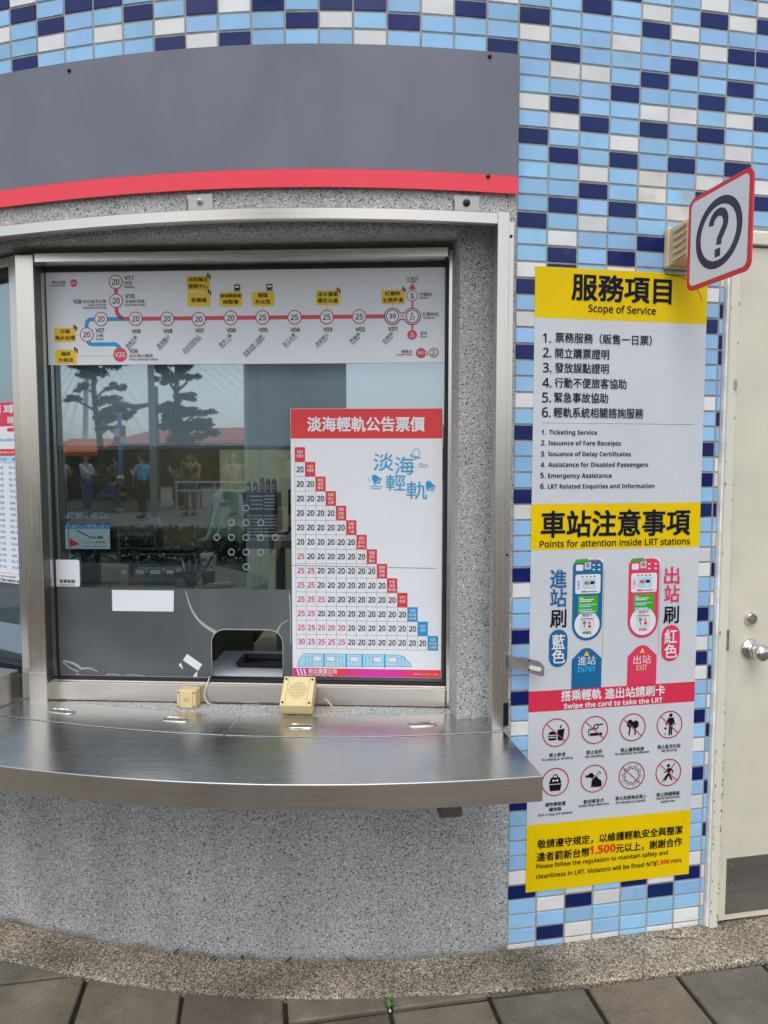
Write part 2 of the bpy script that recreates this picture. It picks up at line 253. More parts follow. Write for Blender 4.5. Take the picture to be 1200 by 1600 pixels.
# ---------------------------------------------------------------- object helpers
def tag(o, label=None, cat=None, group=None, kind=None):
    if label: o['label'] = label
    if cat: o['category'] = cat
    if group: o['group'] = group
    if kind: o['kind'] = kind
    return o
def thing(name, label, cat, loc=(0, 0, 0), rot=(0, 0, 0), group=None):
    o = bpy.data.objects.new(name, None); C.objects.link(o); o.empty_display_size = 0.1
    o.location = (loc[0], loc[1], loc[2] + EZ); o.rotation_euler = rot
    return tag(o, label, cat, group)
class MB:
    """collects shapes, then links them as ONE mesh object"""
    def __init__(s): s.v = []; s.f = []; s.m = []; s.mi = 0
    def add(s, vs, fs, mi=None):
        k = len(s.v); s.v += [tuple(v) for v in vs]; s.f += [tuple(i + k for i in f) for f in fs]; s.m += [s.mi if mi is None else mi] * len(fs)
    def box(s, c, d, rot=None, mi=None):
        vs = [Vector((x * d[0] / 2, y * d[1] / 2, z * d[2] / 2)) for x in (-1, 1) for y in (-1, 1) for z in (-1, 1)]
        if rot: M = Euler(rot).to_matrix(); vs = [M @ v for v in vs]
        s.add([v + Vector(c) for v in vs], [(0, 1, 3, 2), (4, 6, 7, 5), (0, 4, 5, 1), (2, 3, 7, 6), (0, 2, 6, 4), (1, 5, 7, 3)], mi)
    def prism(s, poly, fn, a, b, mi=None):
        """poly: 2D points, extruded between two depths a, b; fn(p, q, depth) -> 3D"""
        n = len(poly); vs = [fn(p[0], p[1], a) for p in poly] + [fn(p[0], p[1], b) for p in poly]
        tr = tessellate_polygon([[Vector((p[0], p[1], 0)) for p in poly]])
        fs = [(t[0], t[1], t[2]) for t in tr] + [(t[2] + n, t[1] + n, t[0] + n) for t in tr] + [(i, (i + 1) % n, (i + 1) % n + n, i + n) for i in range(n)]
        s.add(vs, fs, mi)
    def tube(s, path, r, n=8, caps=True, mi=None):
        path = [Vector(p) for p in path]; rs = r if isinstance(r, (list, tuple)) else [r] * len(path)
        vs = []; fs = []; up = None
        for i, p in enumerate(path):
            d = (path[min(i + 1, len(path) - 1)] - path[max(i - 1, 0)]).normalized()
            if up is None: up = Vector((0, 0, 1)) if abs(d.z) < 0.9 else Vector((1, 0, 0))
            x = d.cross(up); x = x.normalized() if x.length > 1e-6 else Vector((1, 0, 0)); y = x.cross(d); up = y
            for k in range(n): a = 2 * math.pi * k / n; vs.append(p + (x * math.cos(a) + y * math.sin(a)) * rs[i])
        for i in range(len(path) - 1):
            for k in range(n): fs.append((i * n + k, i * n + (k + 1) % n, (i + 1) * n + (k + 1) % n, (i + 1) * n + k))
        if caps: fs.append(tuple(range(n))[::-1]); fs.append(tuple(range((len(path) - 1) * n, len(path) * n)))
        s.add(vs, fs, mi)
    def lathe(s, prof, c, axis=(0, 0, 1), n=20, mi=None):
        """prof: (radius, height) along axis"""
        q = Vector((0, 0, 1)).rotation_difference(Vector(axis)); vs = []; fs = []
        for r, h in prof:
            for k in range(n): a = 2 * math.pi * k / n; vs.append(Vector(c) + q @ Vector((r * math.cos(a), r * math.sin(a), h)))
        for i in range(len(prof) - 1):
            for k in range(n): fs.append((i * n + k, i * n + (k + 1) % n, (i + 1) * n + (k + 1) % n, (i + 1) * n + k))
        fs.append(tuple(range(n))[::-1]); fs.append(tuple(range((len(prof) - 1) * n, len(prof) * n)))
        s.add(vs, fs, mi)
    def build(s, name, mats, parent=None, smooth=False, bevel=0, local=False, fix=True, seg=2, shift=True):
        if isinstance(mats, str): mats = [mats]
        me = bpy.data.meshes.new(name)
        off = Vector((0, 0, EZ)) if shift else Vector((0, 0, 0))
        if parent is not None and not local: off = off - wloc(parent)
        if local: off = Vector((0, 0, 0))
        me.from_pydata([tuple(Vector(v) + off) for v in s.v], [], s.f)
        for m in mats: me.materials.append(MATS[m])
        me.polygons.foreach_set('material_index', s.m)
        if fix:
            bm = bmesh.new(); bm.from_mesh(me); bmesh.ops.recalc_face_normals(bm, faces=bm.faces); bm.to_mesh(me); bm.free()
        if smooth:
            me.polygons.foreach_set('use_smooth', [True] * len(me.polygons))
        me.update()
        o = bpy.data.objects.new(name, me); C.objects.link(o)
        if parent is not None: o.parent = parent
        if bevel:
            b = o.modifiers.new('bevel', 'BEVEL'); b.width = bevel; b.segments = seg; b.limit_method = 'ANGLE'; b.angle_limit = R(40); b.harden_normals = False
        return o
def wloc(o):
    v = Vector((0, 0, 0))
    while o is not None: v = v + o.location; o = o.parent
    return v

# ---------------------------------------------------------------- plan of the round wall: s runs along it, off outwards
_S = [-3.4, -2.2, -1.8, -1.6, -1.4, -1.2, -1.0, -.8, -.6, -.4, -.2, 0, .2, .4, 4]
_P = [-.62, -.42, -.325, -.283, -.249, -.198, -.136, -.068, .001, .067, .123, .166, .185, .185, .185]
def psi(s):
    if s <= _S[0]: return _P[0]
    for i in range(len(_S) - 1):
        if s <= _S[i + 1]: return _P[i] + (_P[i + 1] - _P[i]) * (s - _S[i]) / (_S[i + 1] - _S[i])
    return _P[-1]
DS = 0.01; N0 = 340
_X = [0.0]; _Y = [0.0]
for i in range(740):
    a = psi((i + 0.5 - N0) * DS); _X.append(_X[-1] + math.cos(a) * DS); _Y.append(_Y[-1] + math.sin(a) * DS)
_dx = 0.4049 - _X[N0]; _dy = 2.2306 - _Y[N0]
def Wp(s, z, off=0.0):
    t = min(max(s / DS + N0, 0), 739.999); i = int(t); f = t - i; a = psi(s)
    return Vector((_X[i] + (_X[i + 1] - _X[i]) * f + _dx + math.sin(a) * off, _Y[i] + (_Y[i + 1] - _Y[i]) * f + _dy - math.cos(a) * off, z))
def wsweep(mb, prof, s0, s1, ds=0.04, mi=None):
    """sweep a closed (off, z) profile along the wall"""
    n = max(1, int(math.ceil((s1 - s0) / ds))); k = len(prof); vs = []; fs = []
    for i in range(n + 1):
        s = s0 + (s1 - s0) * i / n; vs += [Wp(s, z, o) for o, z in prof]
    for i in range(n):
        for j in range(k): fs.append((i * k + j, i * k + (j + 1) % k, (i + 1) * k + (j + 1) % k, (i + 1) * k + j))
    fs.append(tuple(range(k))); fs.append(tuple(range(n * k, n * k + k))[::-1]); mb.add(vs, fs, mi)
def wslab(mb, s0, s1, z0, z1, o0, o1, ds=0.04, mi=None): wsweep(mb, [(o0, z0), (o1, z0), (o1, z1), (o0, z1)], s0, s1, ds, mi)
WA = R(-3.07); WE = Vector((math.cos(WA), math.sin(WA), 0)); WN = Vector((-math.sin(WA), math.cos(WA), 0))
def Pp(u, z, d=0.0):
    """window plane: u along, d inwards"""
    v = Vector((0, 2.412, 0)) + WE * u + WN * d; v.z = z; return v
LA = R(-27); LE = Vector((math.cos(LA), math.sin(LA), 0)); LN = Vector((-math.sin(LA), math.cos(LA), 0)); LP = Pp(-1.255, 0, 0.0)
def Lp(u, z, d=0.0):
    v = LP + LE * u + LN * d; v.z = z; return v
def pbox(mb, fn, u0, u1, z0, z1, d0, d1, mi=None):
    vs = [fn(u, z, d) for u in (u0, u1) for d in (d0, d1) for z in (z0, z1)]
    mb.add(vs, [(0, 1, 3, 2), (4, 6, 7, 5), (0, 4, 5, 1), (2, 3, 7, 6), (0, 2, 6, 4), (1, 5, 7, 3)], mi)

# ---------------------------------------------------------------- flat print (lettering and drawings) laid on a panel
_tc = bpy.data.curves.new('lettering', 'FONT'); _to = bpy.data.objects.new('lettering', _tc); C.objects.link(_to)
_tcache = {}
def sans(t, b):
    o = ''
    for ch in t:                                # plain sans-serif forms of the latin letters and digits
        if 'A' <= ch <= 'Z': o += chr((0x1D5D4 if b else 0x1D5A0) + ord(ch) - 65)
        elif 'a' <= ch <= 'z': o += chr((0x1D5EE if b else 0x1D5BA) + ord(ch) - 97)
        elif '0' <= ch <= '9': o += chr((0x1D7EC if b else 0x1D7E2) + ord(ch) - 48)
        else: o += ch
    return o
def text_mesh(t, bold, res):
    t = sans(t, bold >= 1); k = (t, 0, res)
    if k not in _tcache:
        _tc.body = t; _tc.resolution_u = res; _tc.fill_mode = 'FRONT'
        bpy.context.view_layer.update()
        me = _to.evaluated_get(bpy.context.evaluated_depsgraph_get()).to_mesh()
        vs = [(v.co.x, v.co.y) for v in me.vertices]; fs = [tuple(p.vertices) for p in me.polygons]
        xs = [v[0] for v in vs]; ys = [v[1] for v in vs]
        _tcache[k] = (vs, fs, min(xs), max(xs), min(ys), max(ys))
    return _tcache[k]
class Sheet:
    def __init__(s, fn, base, sign): s.mb = MB(); s.fn = fn; s.base = base; s.sign = sign; s.mats = []
    def mi(s, m):
        if m not in s.mats: s.mats.append(m)
        return s.mats.index(m)
    def put(s, pts, fs, m, layer):
        o = s.base + s.sign * 0.00035 * layer
        s.mb.add([s.fn(p[0], p[1], o) for p in pts], fs, s.mi(m))
    def poly(s, pts, m, layer=1):
        tr = tessellate_polygon([[Vector((p[0], p[1], 0)) for p in pts]]); s.put(pts, [tuple(t) for t in tr], m, layer)
    def rect(s, a0, b0, a1, b1, m, layer=1, n=None):
        n = n or max(1, int(abs(a1 - a0) / 0.05)); pts = []
        for i in range(n + 1): a = a0 + (a1 - a0) * i / n; pts += [(a, b0), (a, b1)]
        s.put(pts, [(2 * i, 2 * i + 2, 2 * i + 3, 2 * i + 1) for i in range(n)], m, layer)
    def rrect(s, a0, b0, a1, b1, r, m, layer=1):
        p = []
        for cx, cy, st in ((a1 - r, b1 - r, 0), (a0 + r, b1 - r, 90), (a0 + r, b0 + r, 180), (a1 - r, b0 + r, 270)):
            for k in range(5): a = R(st + 90 * k / 4); p.append((cx + r * math.cos(a), cy + r * math.sin(a)))
        s.poly(p, m, layer)
    def disc(s, a, b, r, m, layer=1, n=28, sx=1.0):
        pts = [(a + sx * r * math.cos(2 * math.pi * k / n), b + r * math.sin(2 * math.pi * k / n)) for k in range(n)] + [(a, b)]
        s.put(pts, [(k, (k + 1) % n, n) for k in range(n)], m, layer)
    def ring(s, a, b, r0, r1, m, layer=1, n=36):
        pts = []
        for k in range(n): c, d = math.cos(2 * math.pi * k / n), math.sin(2 * math.pi * k / n); pts += [(a + r0 * c, b + r0 * d), (a + r1 * c, b + r1 * d)]
        s.put(pts, [(2 * k, 2 * ((k + 1) % n), 2 * ((k + 1) % n) + 1, 2 * k + 1) for k in range(n)], m, layer)
    def line(s, pts, w, m, layer=1):
        L = []; Rr = []
        for i, p in enumerate(pts):
            q0 = pts[max(i - 1, 0)]; q1 = pts[min(i + 1, len(pts) - 1)]; dx, dy = q1[0] - q0[0], q1[1] - q0[1]; h = math.hypot(dx, dy) or 1
            L.append((p[0] - dy / h * w / 2, p[1] + dx / h * w / 2)); Rr.append((p[0] + dy / h * w / 2, p[1] - dx / h * w / 2))
        n = len(pts); s.put(L + Rr, [(i, i + 1, n + i + 1, n + i) for i in range(n - 1)], m, layer)
    def text(s, t, m, a0, a1, bc, h=0.0, bold=0, layer=3, res=None, rot=None):
        W = abs(a1 - a0)
        vs, fs, x0, x1, y0, y1 = text_mesh(t, bold, res if res else (4 if W / max(1, len(t)) > 0.03 else 2))
        sx = (a1 - a0) / (x1 - x0); sy = (h / (y1 - y0)) if h else abs(sx); cy = (y0 + y1) / 2
        if not h: cy = 0.36                      # lower-case lines keep their own baseline
        pts = [(a0 + (x - x0) * sx, bc + (y - cy) * sy) for x, y in vs]
        if rot:
            ca, sa = math.cos(rot[2]), math.sin(rot[2]); pts = [(rot[0] + (p[0] - rot[0]) * ca - (p[1] - rot[1]) * sa, rot[1] + (p[0] - rot[0]) * sa + (p[1] - rot[1]) * ca) for p in pts]
        latin = all(ord(ch) < 256 for ch in t); em = abs(sy)
        w = (0 if bold >= 1 else .012) if latin else .022 * max(bold, 0) * (1 if em > .02 else .5)
        if bold > 1 and latin: w = .02 * (bold - 1)
        for j, (dx, dy) in enumerate(((-1, -1), (1, 1), (-1, 1), (1, -1)) if w else ((0, 0),)):
            s.put([(p[0] + dx * w * em, p[1] + dy * w * em) for p in pts], fs, m, layer + .22 * j)
    def texts(s, L, layer=3):
        for t, m, a0, a1, b, h, bold in L: s.text(t, m, a0, a1, b, h, bold, layer)
    def build(s, name, parent): return s.mb.build(name, s.mats, parent, fix=False)
# ---------------------------------------------------------------- measured layout of the printed signs (metres)
NOTICE_TEXT = [('服務項目', 'ink', 0.1831, 0.5227, 0.547, 0.0798, 1), ('Scope of Service', 'ink', 0.2393, 0.4704, 0.4831, 0, 0), ('1.', 'ink', 0.0897, 0.1155, 0.3862, 0, 0),
 ('票務服務（販售一日票）', 'ink', 0.1304, 0.459, 0.3892, 0.0314, 0.5), ('2.', 'ink', 0.0905, 0.1178, 0.3415, 0, 0), ('開立購票證明', 'ink', 0.1313, 0.3128, 0.3406, 0.0313, 0.5),
 ('3.', 'ink', 0.0913, 0.1187, 0.2952, 0, 0), ('發放誤點證明', 'ink', 0.1306, 0.3123, 0.296, 0.0314, 0.5), ('4.', 'ink', 0.0906, 0.1195, 0.2488, 0, 0),
 ('行動不便旅客協助', 'ink', 0.1307, 0.3747, 0.2494, 0.0316, 0.5), ('5.', 'ink', 0.0907, 0.1189, 0.203, 0, 0), ('緊急事故協助', 'ink', 0.1301, 0.3123, 0.2036, 0.0316, 0.5),
 ('6.', 'ink', 0.0907, 0.119, 0.1569, 0, 0), ('輕軌系統相關諮詢服務', 'ink', 0.1295, 0.4368, 0.1569, 0.0319, 0.5), ('1.', 'ink', 0.0896, 0.1037, 0.0947, 0, 1),
 ('Ticketing Service', 'ink', 0.1149, 0.278, 0.0948, 0, 1), ('2.', 'ink', 0.0887, 0.1043, 0.061, 0, 1), ('Issuance of Fare Receipts', 'ink', 0.1133, 0.3602, 0.0611, 0, 1),
 ('3.', 'ink', 0.0885, 0.1042, 0.0266, 0, 1), ('Issuance of Delay Certificates', 'ink', 0.1132, 0.3964, 0.0268, 0, 1), ('4.', 'ink', 0.0884, 0.104, -0.0072, 0, 1),
 ('Assistance for Disabled Passengers', 'ink', 0.1138, 0.4582, -0.0072, 0, 1), ('5.', 'ink', 0.0882, 0.1046, -0.041, 0, 1),
 ('Emergency Assistance', 'ink', 0.1136, 0.3317, -0.042, 0, 1), ('6.', 'ink', 0.088, 0.1045, -0.0749, 0, 1),
 ('LRT Related Enquiries and Information', 'ink', 0.1135, 0.4826, -0.076, 0, 1), ('車站注意事項', 'ink', 0.0946, 0.6143, -0.1957, 0.0837, 1),
 ('Points for attention inside LRT stations', 'ink', 0.0904, 0.6165, -0.259, 0, 0), ('進', 'blue', 0.1279, 0.1829, -0.3717, 0.0579, 0.7),
 ('站', 'blue', 0.129, 0.1841, -0.4334, 0.0581, 0.7), ('刷', 'ink', 0.1303, 0.1839, -0.5004, 0.0584, 0.7), ('藍', 'paper', 0.137, 0.1808, -0.5765, 0.047, 0.7),
 ('色', 'paper', 0.1379, 0.1818, -0.6243, 0.0442, 0.7), ('出', 'pink', 0.5279, 0.5817, -0.3722, 0.0568, 0.7), ('站', 'pink', 0.5298, 0.5837, -0.4336, 0.0571, 0.7),
 ('刷', 'ink', 0.5287, 0.5836, -0.5034, 0.0573, 0.7), ('紅', 'paper', 0.5343, 0.5794, -0.5767, 0.047, 0.7), ('色', 'paper', 0.5358, 0.581, -0.626, 0.0456, 0.7),
 ('進站', 'paper', 0.2272, 0.2899, -0.6432, 0.0304, 0), ('ENTRY', 'sky', 0.2278, 0.289, -0.6719, 0.0186, 1), ('出站', 'paper', 0.4238, 0.4869, -0.6496, 0.0302, 0),
 ('EXIT', 'peach', 0.435, 0.4738, -0.6767, 0.0182, 1), ('搭乘輕軌', 'paper', 0.1728, 0.3123, -0.7562, 0.0344, 1), ('進出站請刷卡', 'paper', 0.3258, 0.5408, -0.7575, 0.0349, 1),
 ('Swipe the card to take the LRT', 'paper', 0.1819, 0.5329, -0.7906, 0, 1.4), ('禁止飲食', 'ink', 0.1339, 0.1914, -0.9501, 0.0135, 1),
 ('No eating or drinking', 'ink', 0.1102, 0.216, -0.964, 0, 0), ('禁止吸菸', 'ink', 0.2637, 0.321, -0.9509, 0.0136, 1), ('No smoking', 'ink', 0.2609, 0.3254, -0.965, 0, 0),
 ('禁止攜帶氣球', 'ink', 0.386, 0.4705, -0.9524, 0.0138, 1), ('No balloons are allowed', 'ink', 0.3669, 0.4889, -0.9642, 0, 0), ('禁止亂丟垃圾', 'ink', 0.5204, 0.6051, -0.952, 0.0139, 1),
 ('No littering', 'ink', 0.5357, 0.5913, -0.9656, 0, 0), ('寵物需裝置', 'ink', 0.1237, 0.1947, -1.1157, 0.0137, 1), ('寵物箱', 'ink', 0.1372, 0.1794, -1.1334, 0.0137, 1),
 ('Pets in bag are allowed', 'ink', 0.1003, 0.2183, -1.149, 0, 0), ('歡迎導盲犬', 'ink', 0.2579, 0.3299, -1.1178, 0.0138, 1),
 ('Guide dogs welcome', 'ink', 0.2407, 0.3479, -1.1305, 0, 0), ('禁止危險物品進入', 'ink', 0.3717, 0.4851, -1.1166, 0.0139, 1),
 ('No dangerous goods', 'ink', 0.3745, 0.4814, -1.1313, 0, 0), ('禁止跨越黃線', 'ink', 0.5213, 0.6072, -1.1169, 0.0141, 1), ('Stand behind the', 'ink', 0.5217, 0.6076, -1.1298, 0, 0),
 ('yellow line', 'ink', 0.5378, 0.5904, -1.1423, 0, 0), ('敬請遵守規定，以維護輕軌安全與整潔', 'ink2', 0.0989, 0.6224, -1.2478, 0.0303, 0.7), ('違者罰新台幣', 'ink2', 0.0972, 0.2826, -1.291, 0.03, 0.7),
 ('1,500', 'red', 0.2825, 0.3761, -1.288, 0.0311, 1.6), ('元以上，謝謝合作', 'ink2', 0.3778, 0.6221, -1.29, 0.0307, 0.7),
 ('Please follow the regulation to maintain safety and', 'ink2', 0.0962, 0.5703, -1.3226, 0, 0),
 ('cleanliness in LRT. Violators will be fined NT$', 'ink2', 0.096, 0.5279, -1.3569, 0, 0), ('1,500', 'red', 0.5277, 0.5779, -1.3544, 0, 1.4),
 ('min.', 'ink2', 0.5846, 0.6243, -1.3547, 0, 0)]
NOTICE_SHAPES = {'circ': [(0.1565, -0.877), (0.2922, -0.8775), (0.4277, -0.8779), (0.5627, -0.878), (0.1573, -1.0422), (0.2929, -1.0421), (0.429, -1.0427), (0.5638, -1.0429)],
 'devb': [(0.2046, -0.3078), (0.3088, -0.5767)],
 'devp': [(0.4001, -0.3103), (0.5091, -0.5776)],
 'houseb': [(0.206, -0.6332), (0.3103, -0.6385), (0.2576, -0.6032), (0.2079, -0.7281), (0.3125, -0.7312)],
 'housep': [(0.4018, -0.6401), (0.507, -0.6439), (0.4547, -0.6036), (0.4043, -0.732), (0.5097, -0.7335)],
 'line_': [(0.097, -0.1162), (0.628, -0.1208)],
 'pillb': [(0.1271, -0.5364), (0.191, -0.6605)],
 'pillp': [(0.5241, -0.5383), (0.5913, -0.6618)],
 'rule': [(0.0928, 0.1233), (0.6195, 0.1239)]}
MAP_TEXT = [('現在位置', 'ink', -1.149, -1.0999, 0.6173, 0.0108, 0), ('Current Location', 'ink', -1.1577, -1.1002, 0.6066, 0, 0), ('V26', 'paper', -1.0819, -1.0623, 0.6134, 0, 1),
 ('V11', 'ink', -0.8922, -0.8631, 0.629, 0, 0.6), ('崁頂', 'ink', -0.8926, -0.8672, 0.6118, 0.0115, 0), ('Kanding', 'ink', -0.893, -0.8601, 0.5992, 0, 0),
 ('V10', 'ink', -0.8923, -0.8593, 0.5672, 0, 0.6), ('淡海新市鎮', 'ink', -0.8927, -0.8246, 0.5497, 0.0116, 0), ('Danhai New Town', 'ink', -0.893, -0.8234, 0.5378, 0, 0),
 ('V28', 'ink', -1.0755, -1.046, 0.5519, 0, 0.6), ('台北海洋大學', 'ink', -1.0408, -0.9594, 0.5512, 0.0115, 0), ('Taipei University', 'ink', -1.0245, -0.959, 0.5396, 0, 0),
 ('of Marine Technology', 'ink', -1.0414, -0.9593, 0.53, 0, 0), ('V27', 'ink', -0.999, -0.9689, 0.4534, 0, 0.6), ('沙崙', 'ink', -0.9988, -0.9724, 0.4359, 0.0116, 0),
 ('Shalun', 'ink', -0.9991, -0.9727, 0.4236, 0, 0), ('V26', 'ink', -0.8826, -0.8518, 0.3826, 0, 0.6), ('淡水漁人碼頭', 'ink', -0.883, -0.8003, 0.3657, 0.0123, 0),
 ("Tamsui Fisherman's Wharf", 'ink', -0.8833, -0.7811, 0.3533, 0, 0), ('V09', 'ink', -0.8712, -0.8412, 0.4493, 0, 0.6), ('V08', 'ink', -0.7611, -0.7305, 0.449, 0, 0.6),
 ('V07', 'ink', -0.65, -0.6196, 0.4496, 0, 0.6), ('V06', 'ink', -0.5402, -0.5092, 0.45, 0, 0.6), ('沙崙', 'ink', -1.1255, -1.0899, 0.4508, 0.0146, 0.5),
 ('海水浴場', 'ink', -1.1437, -1.0731, 0.429, 0.0145, 0.5), ('福容', 'ink', -1.1241, -1.0907, 0.3749, 0.0146, 0.5), ('大飯店', 'ink', -1.134, -1.0815, 0.3537, 0.0146, 0.5),
 ('市民聯合', 'ink', -0.6699, -0.6026, 0.6202, 0.015, 0.5), ('服務中心', 'ink', -0.6703, -0.603, 0.5981, 0.015, 0.5), ('家樂福', 'ink', -0.6615, -0.6089, 0.5516, 0.0157, 0.5),
 ('緣道觀音廟', 'ink', -0.5607, -0.4892, 0.5653, 0.0129, 0.5), ('接駁車', 'ink', -0.5521, -0.4983, 0.5446, 0.015, 0.5), ('V05', 'ink', -0.4302, -0.3993, 0.4498, 0, 0.6),
 ('V04', 'ink', -0.3201, -0.2886, 0.4494, 0, 0.6), ('V03', 'ink', -0.2089, -0.1783, 0.4492, 0, 0.6), ('V02', 'ink', -0.0984, -0.0672, 0.449, 0, 0.6),
 ('V01', 'ink', 0.0124, 0.0427, 0.4494, 0, 0.6), ('無極', 'ink', -0.4311, -0.3974, 0.5655, 0.015, 0.5), ('天元宮', 'ink', -0.4409, -0.3888, 0.5441, 0.015, 0.5),
 ('淡水滬尾', 'ink', -0.2265, -0.159, 0.5665, 0.0149, 0.5), ('櫻花大道', 'ink', -0.2266, -0.1591, 0.5452, 0.0149, 0.5), ('紅樹林', 'ink', 0.0014, 0.0532, 0.5661, 0.0148, 0.5),
 ('生態步道', 'ink', -0.0058, 0.0619, 0.545, 0.0148, 0.5), ('往', 'ink', 0.0753, 0.0846, 0.6148, 0.0091, 0), ('台北', 'ink', 0.0882, 0.114, 0.6152, 0.0127, 0),
 ('to Taipei', 'ink', 0.0746, 0.1054, 0.6048, 0, 0), ('竹圍站', 'ink', 0.1185, 0.1593, 0.562, 0.0126, 0), ('Zhuwei', 'ink', 0.1185, 0.1443, 0.5509, 0, 0),
 ('紅樹林站', 'ink', 0.1281, 0.1811, 0.497, 0.0127, 0), ('Hongshulin', 'ink', 0.1282, 0.1683, 0.485, 0, 0), ('淡水', 'ink', 0.1191, 0.1449, 0.4342, 0.0127, 0),
 ('Tamsui', 'ink', 0.1191, 0.1443, 0.4222, 0, 0), ('轉乘站', 'ink', 0.0573, 0.0934, 0.3736, 0.0114, 0), ('Transfer Station', 'ink', 0.04, 0.0941, 0.3633, 0, 0),
 ('V01', 'paper', 0.1129, 0.133, 0.3682, 0, 0.6), ('30', 'ink', 0.0159, 0.0383, 0.4912, 0, 1), ('R', 'ink', 0.0901, 0.0972, 0.4976, 0, 1),
 ('27', 'ink', 0.0858, 0.1023, 0.4842, 0, 1), ('R', 'ink', 0.0898, 0.0963, 0.5618, 0, 0), ('26', 'ink', 0.0877, 0.0992, 0.5526, 0, 0), ('R', 'paper', 0.0903, 0.0968, 0.4332, 0, 1),
 ('28', 'paper', 0.0882, 0.0997, 0.424, 0, 1), ('R', 'ink', 0.1632, 0.169, 0.3729, 0, 0), ('27', 'ink', 0.1611, 0.1712, 0.3644, 0, 0)]
MAP_A = {'bus': [(-0.5028, 0.5915)],
 'c20': [(-0.924, 0.6159), (-0.9241, 0.5526), (-0.9791, 0.4917), (-1.0312, 0.4392), (-0.8574, 0.4913), (-0.7468, 0.4902), (-0.6367, 0.4877), (-0.5263, 0.4909)],
 'cur': [(-1.0721, 0.6141)],
 'feet': [(-1.0713, 0.4657), (-1.0713, 0.39), (-0.5994, 0.634), (-0.5981, 0.5805)],
 'v26': [(-0.9153, 0.3699)],
 'y': [(-1.1457, 0.4628), (-1.0705, 0.4148), (-1.1458, 0.3884), (-1.0705, 0.3403), (-0.6763, 0.6328), (-0.5966, 0.5819), (-0.6744, 0.5778), (-0.596, 0.5296), (-0.5634, 0.5779),
       (-0.4852, 0.5292)]}
MAP_B = {'bus': [(-0.3912, 0.5916)],
 'c25': [(-0.4165, 0.4913), (-0.3065, 0.4909), (-0.1964, 0.4906), (-0.086, 0.4909)],
 'feet': [(-0.1553, 0.5817), (0.0654, 0.5812)],
 'r26': [(0.0934, 0.5583)],
 'r27': [(0.0937, 0.4898)],
 'r28': [(0.0932, 0.4289)],
 'tr': [(0.123, 0.3682), (0.1661, 0.3694)],
 'tri': [(0.0933, 0.5879)],
 'v01': [(0.0267, 0.4905)],
 'y': [(-0.453, 0.5781), (-0.375, 0.5294), (-0.2323, 0.579), (-0.1526, 0.5306), (-0.0115, 0.5785), (0.0684, 0.5311)]}
MAP_NAMES = [(('濱海沙崙', 'Binhai Shalun'), -0.8936, 0.3952, -0.8566, 0.4327), (('濱海義山', 'Binhai Yishan'), -0.784, 0.3944, -0.7442, 0.4332),
 (('淡水行政中心', 'Tamsui District Office'), -0.6945, 0.3792, -0.6369, 0.4337), (('新市一路', 'Xinshi 1st Rd.'), -0.5662, 0.3985, -0.5256, 0.4356),
 (('淡金北新（站牌）', 'Danjin Beixin (Station)'), -0.4837, 0.3676, -0.4179, 0.4318), (('淡江大學', 'Tamkang University'), -0.3462, 0.3968, -0.3063, 0.4352),
 (('淡金鄧公', 'Danjin Denggong'), -0.2348, 0.3973, -0.1937, 0.4356), (('竿蓁林', 'Ganzhenlin'), -0.1166, 0.4064, -0.0846, 0.4361),
 (('紅樹林', 'Hongshulin'), -0.0049, 0.407, 0.0268, 0.4366)]
FARE_TEXT = [('淡海輕軌公告票價', 'paper', -0.2644, 0.1364, 0.1292, 0.0486, 1), ('淡', 'cyan', -0.0383, 0.0313, 0.0012, 0.0598, -0.6), ('海', 'cyan', 0.0349, 0.1021, -0.0118, 0.0619, -0.6),
 ('輕', 'cyan', 0.0043, 0.0731, -0.0696, 0.0549, -0.6), ('軌', 'cyan', 0.0754, 0.1462, -0.0957, 0.0607, -0.6), ('新北捷運公司', 'paper', -0.2669, -0.1679, -0.7338, 0.0172, 1),
 ('New Taipei Metro Corp.', 'paper', -0.267, -0.1792, -0.7464, 0, 0.5)]
FARE_A = {'cell0': [(-0.3093, 0.0508)]}
FARE_B = {'bar': [(-0.3245, -0.7213), (0.2001, -0.7533)], 'last': [(0.1865, -0.6533)], 'slash': [(-0.3105, -0.7507), (-0.2744, -0.7272)], 'train': [(-0.3071, -0.6714), (0.0959, -0.7172)]}
FARE_TITLE = [(-0.3239, 0.0815)]
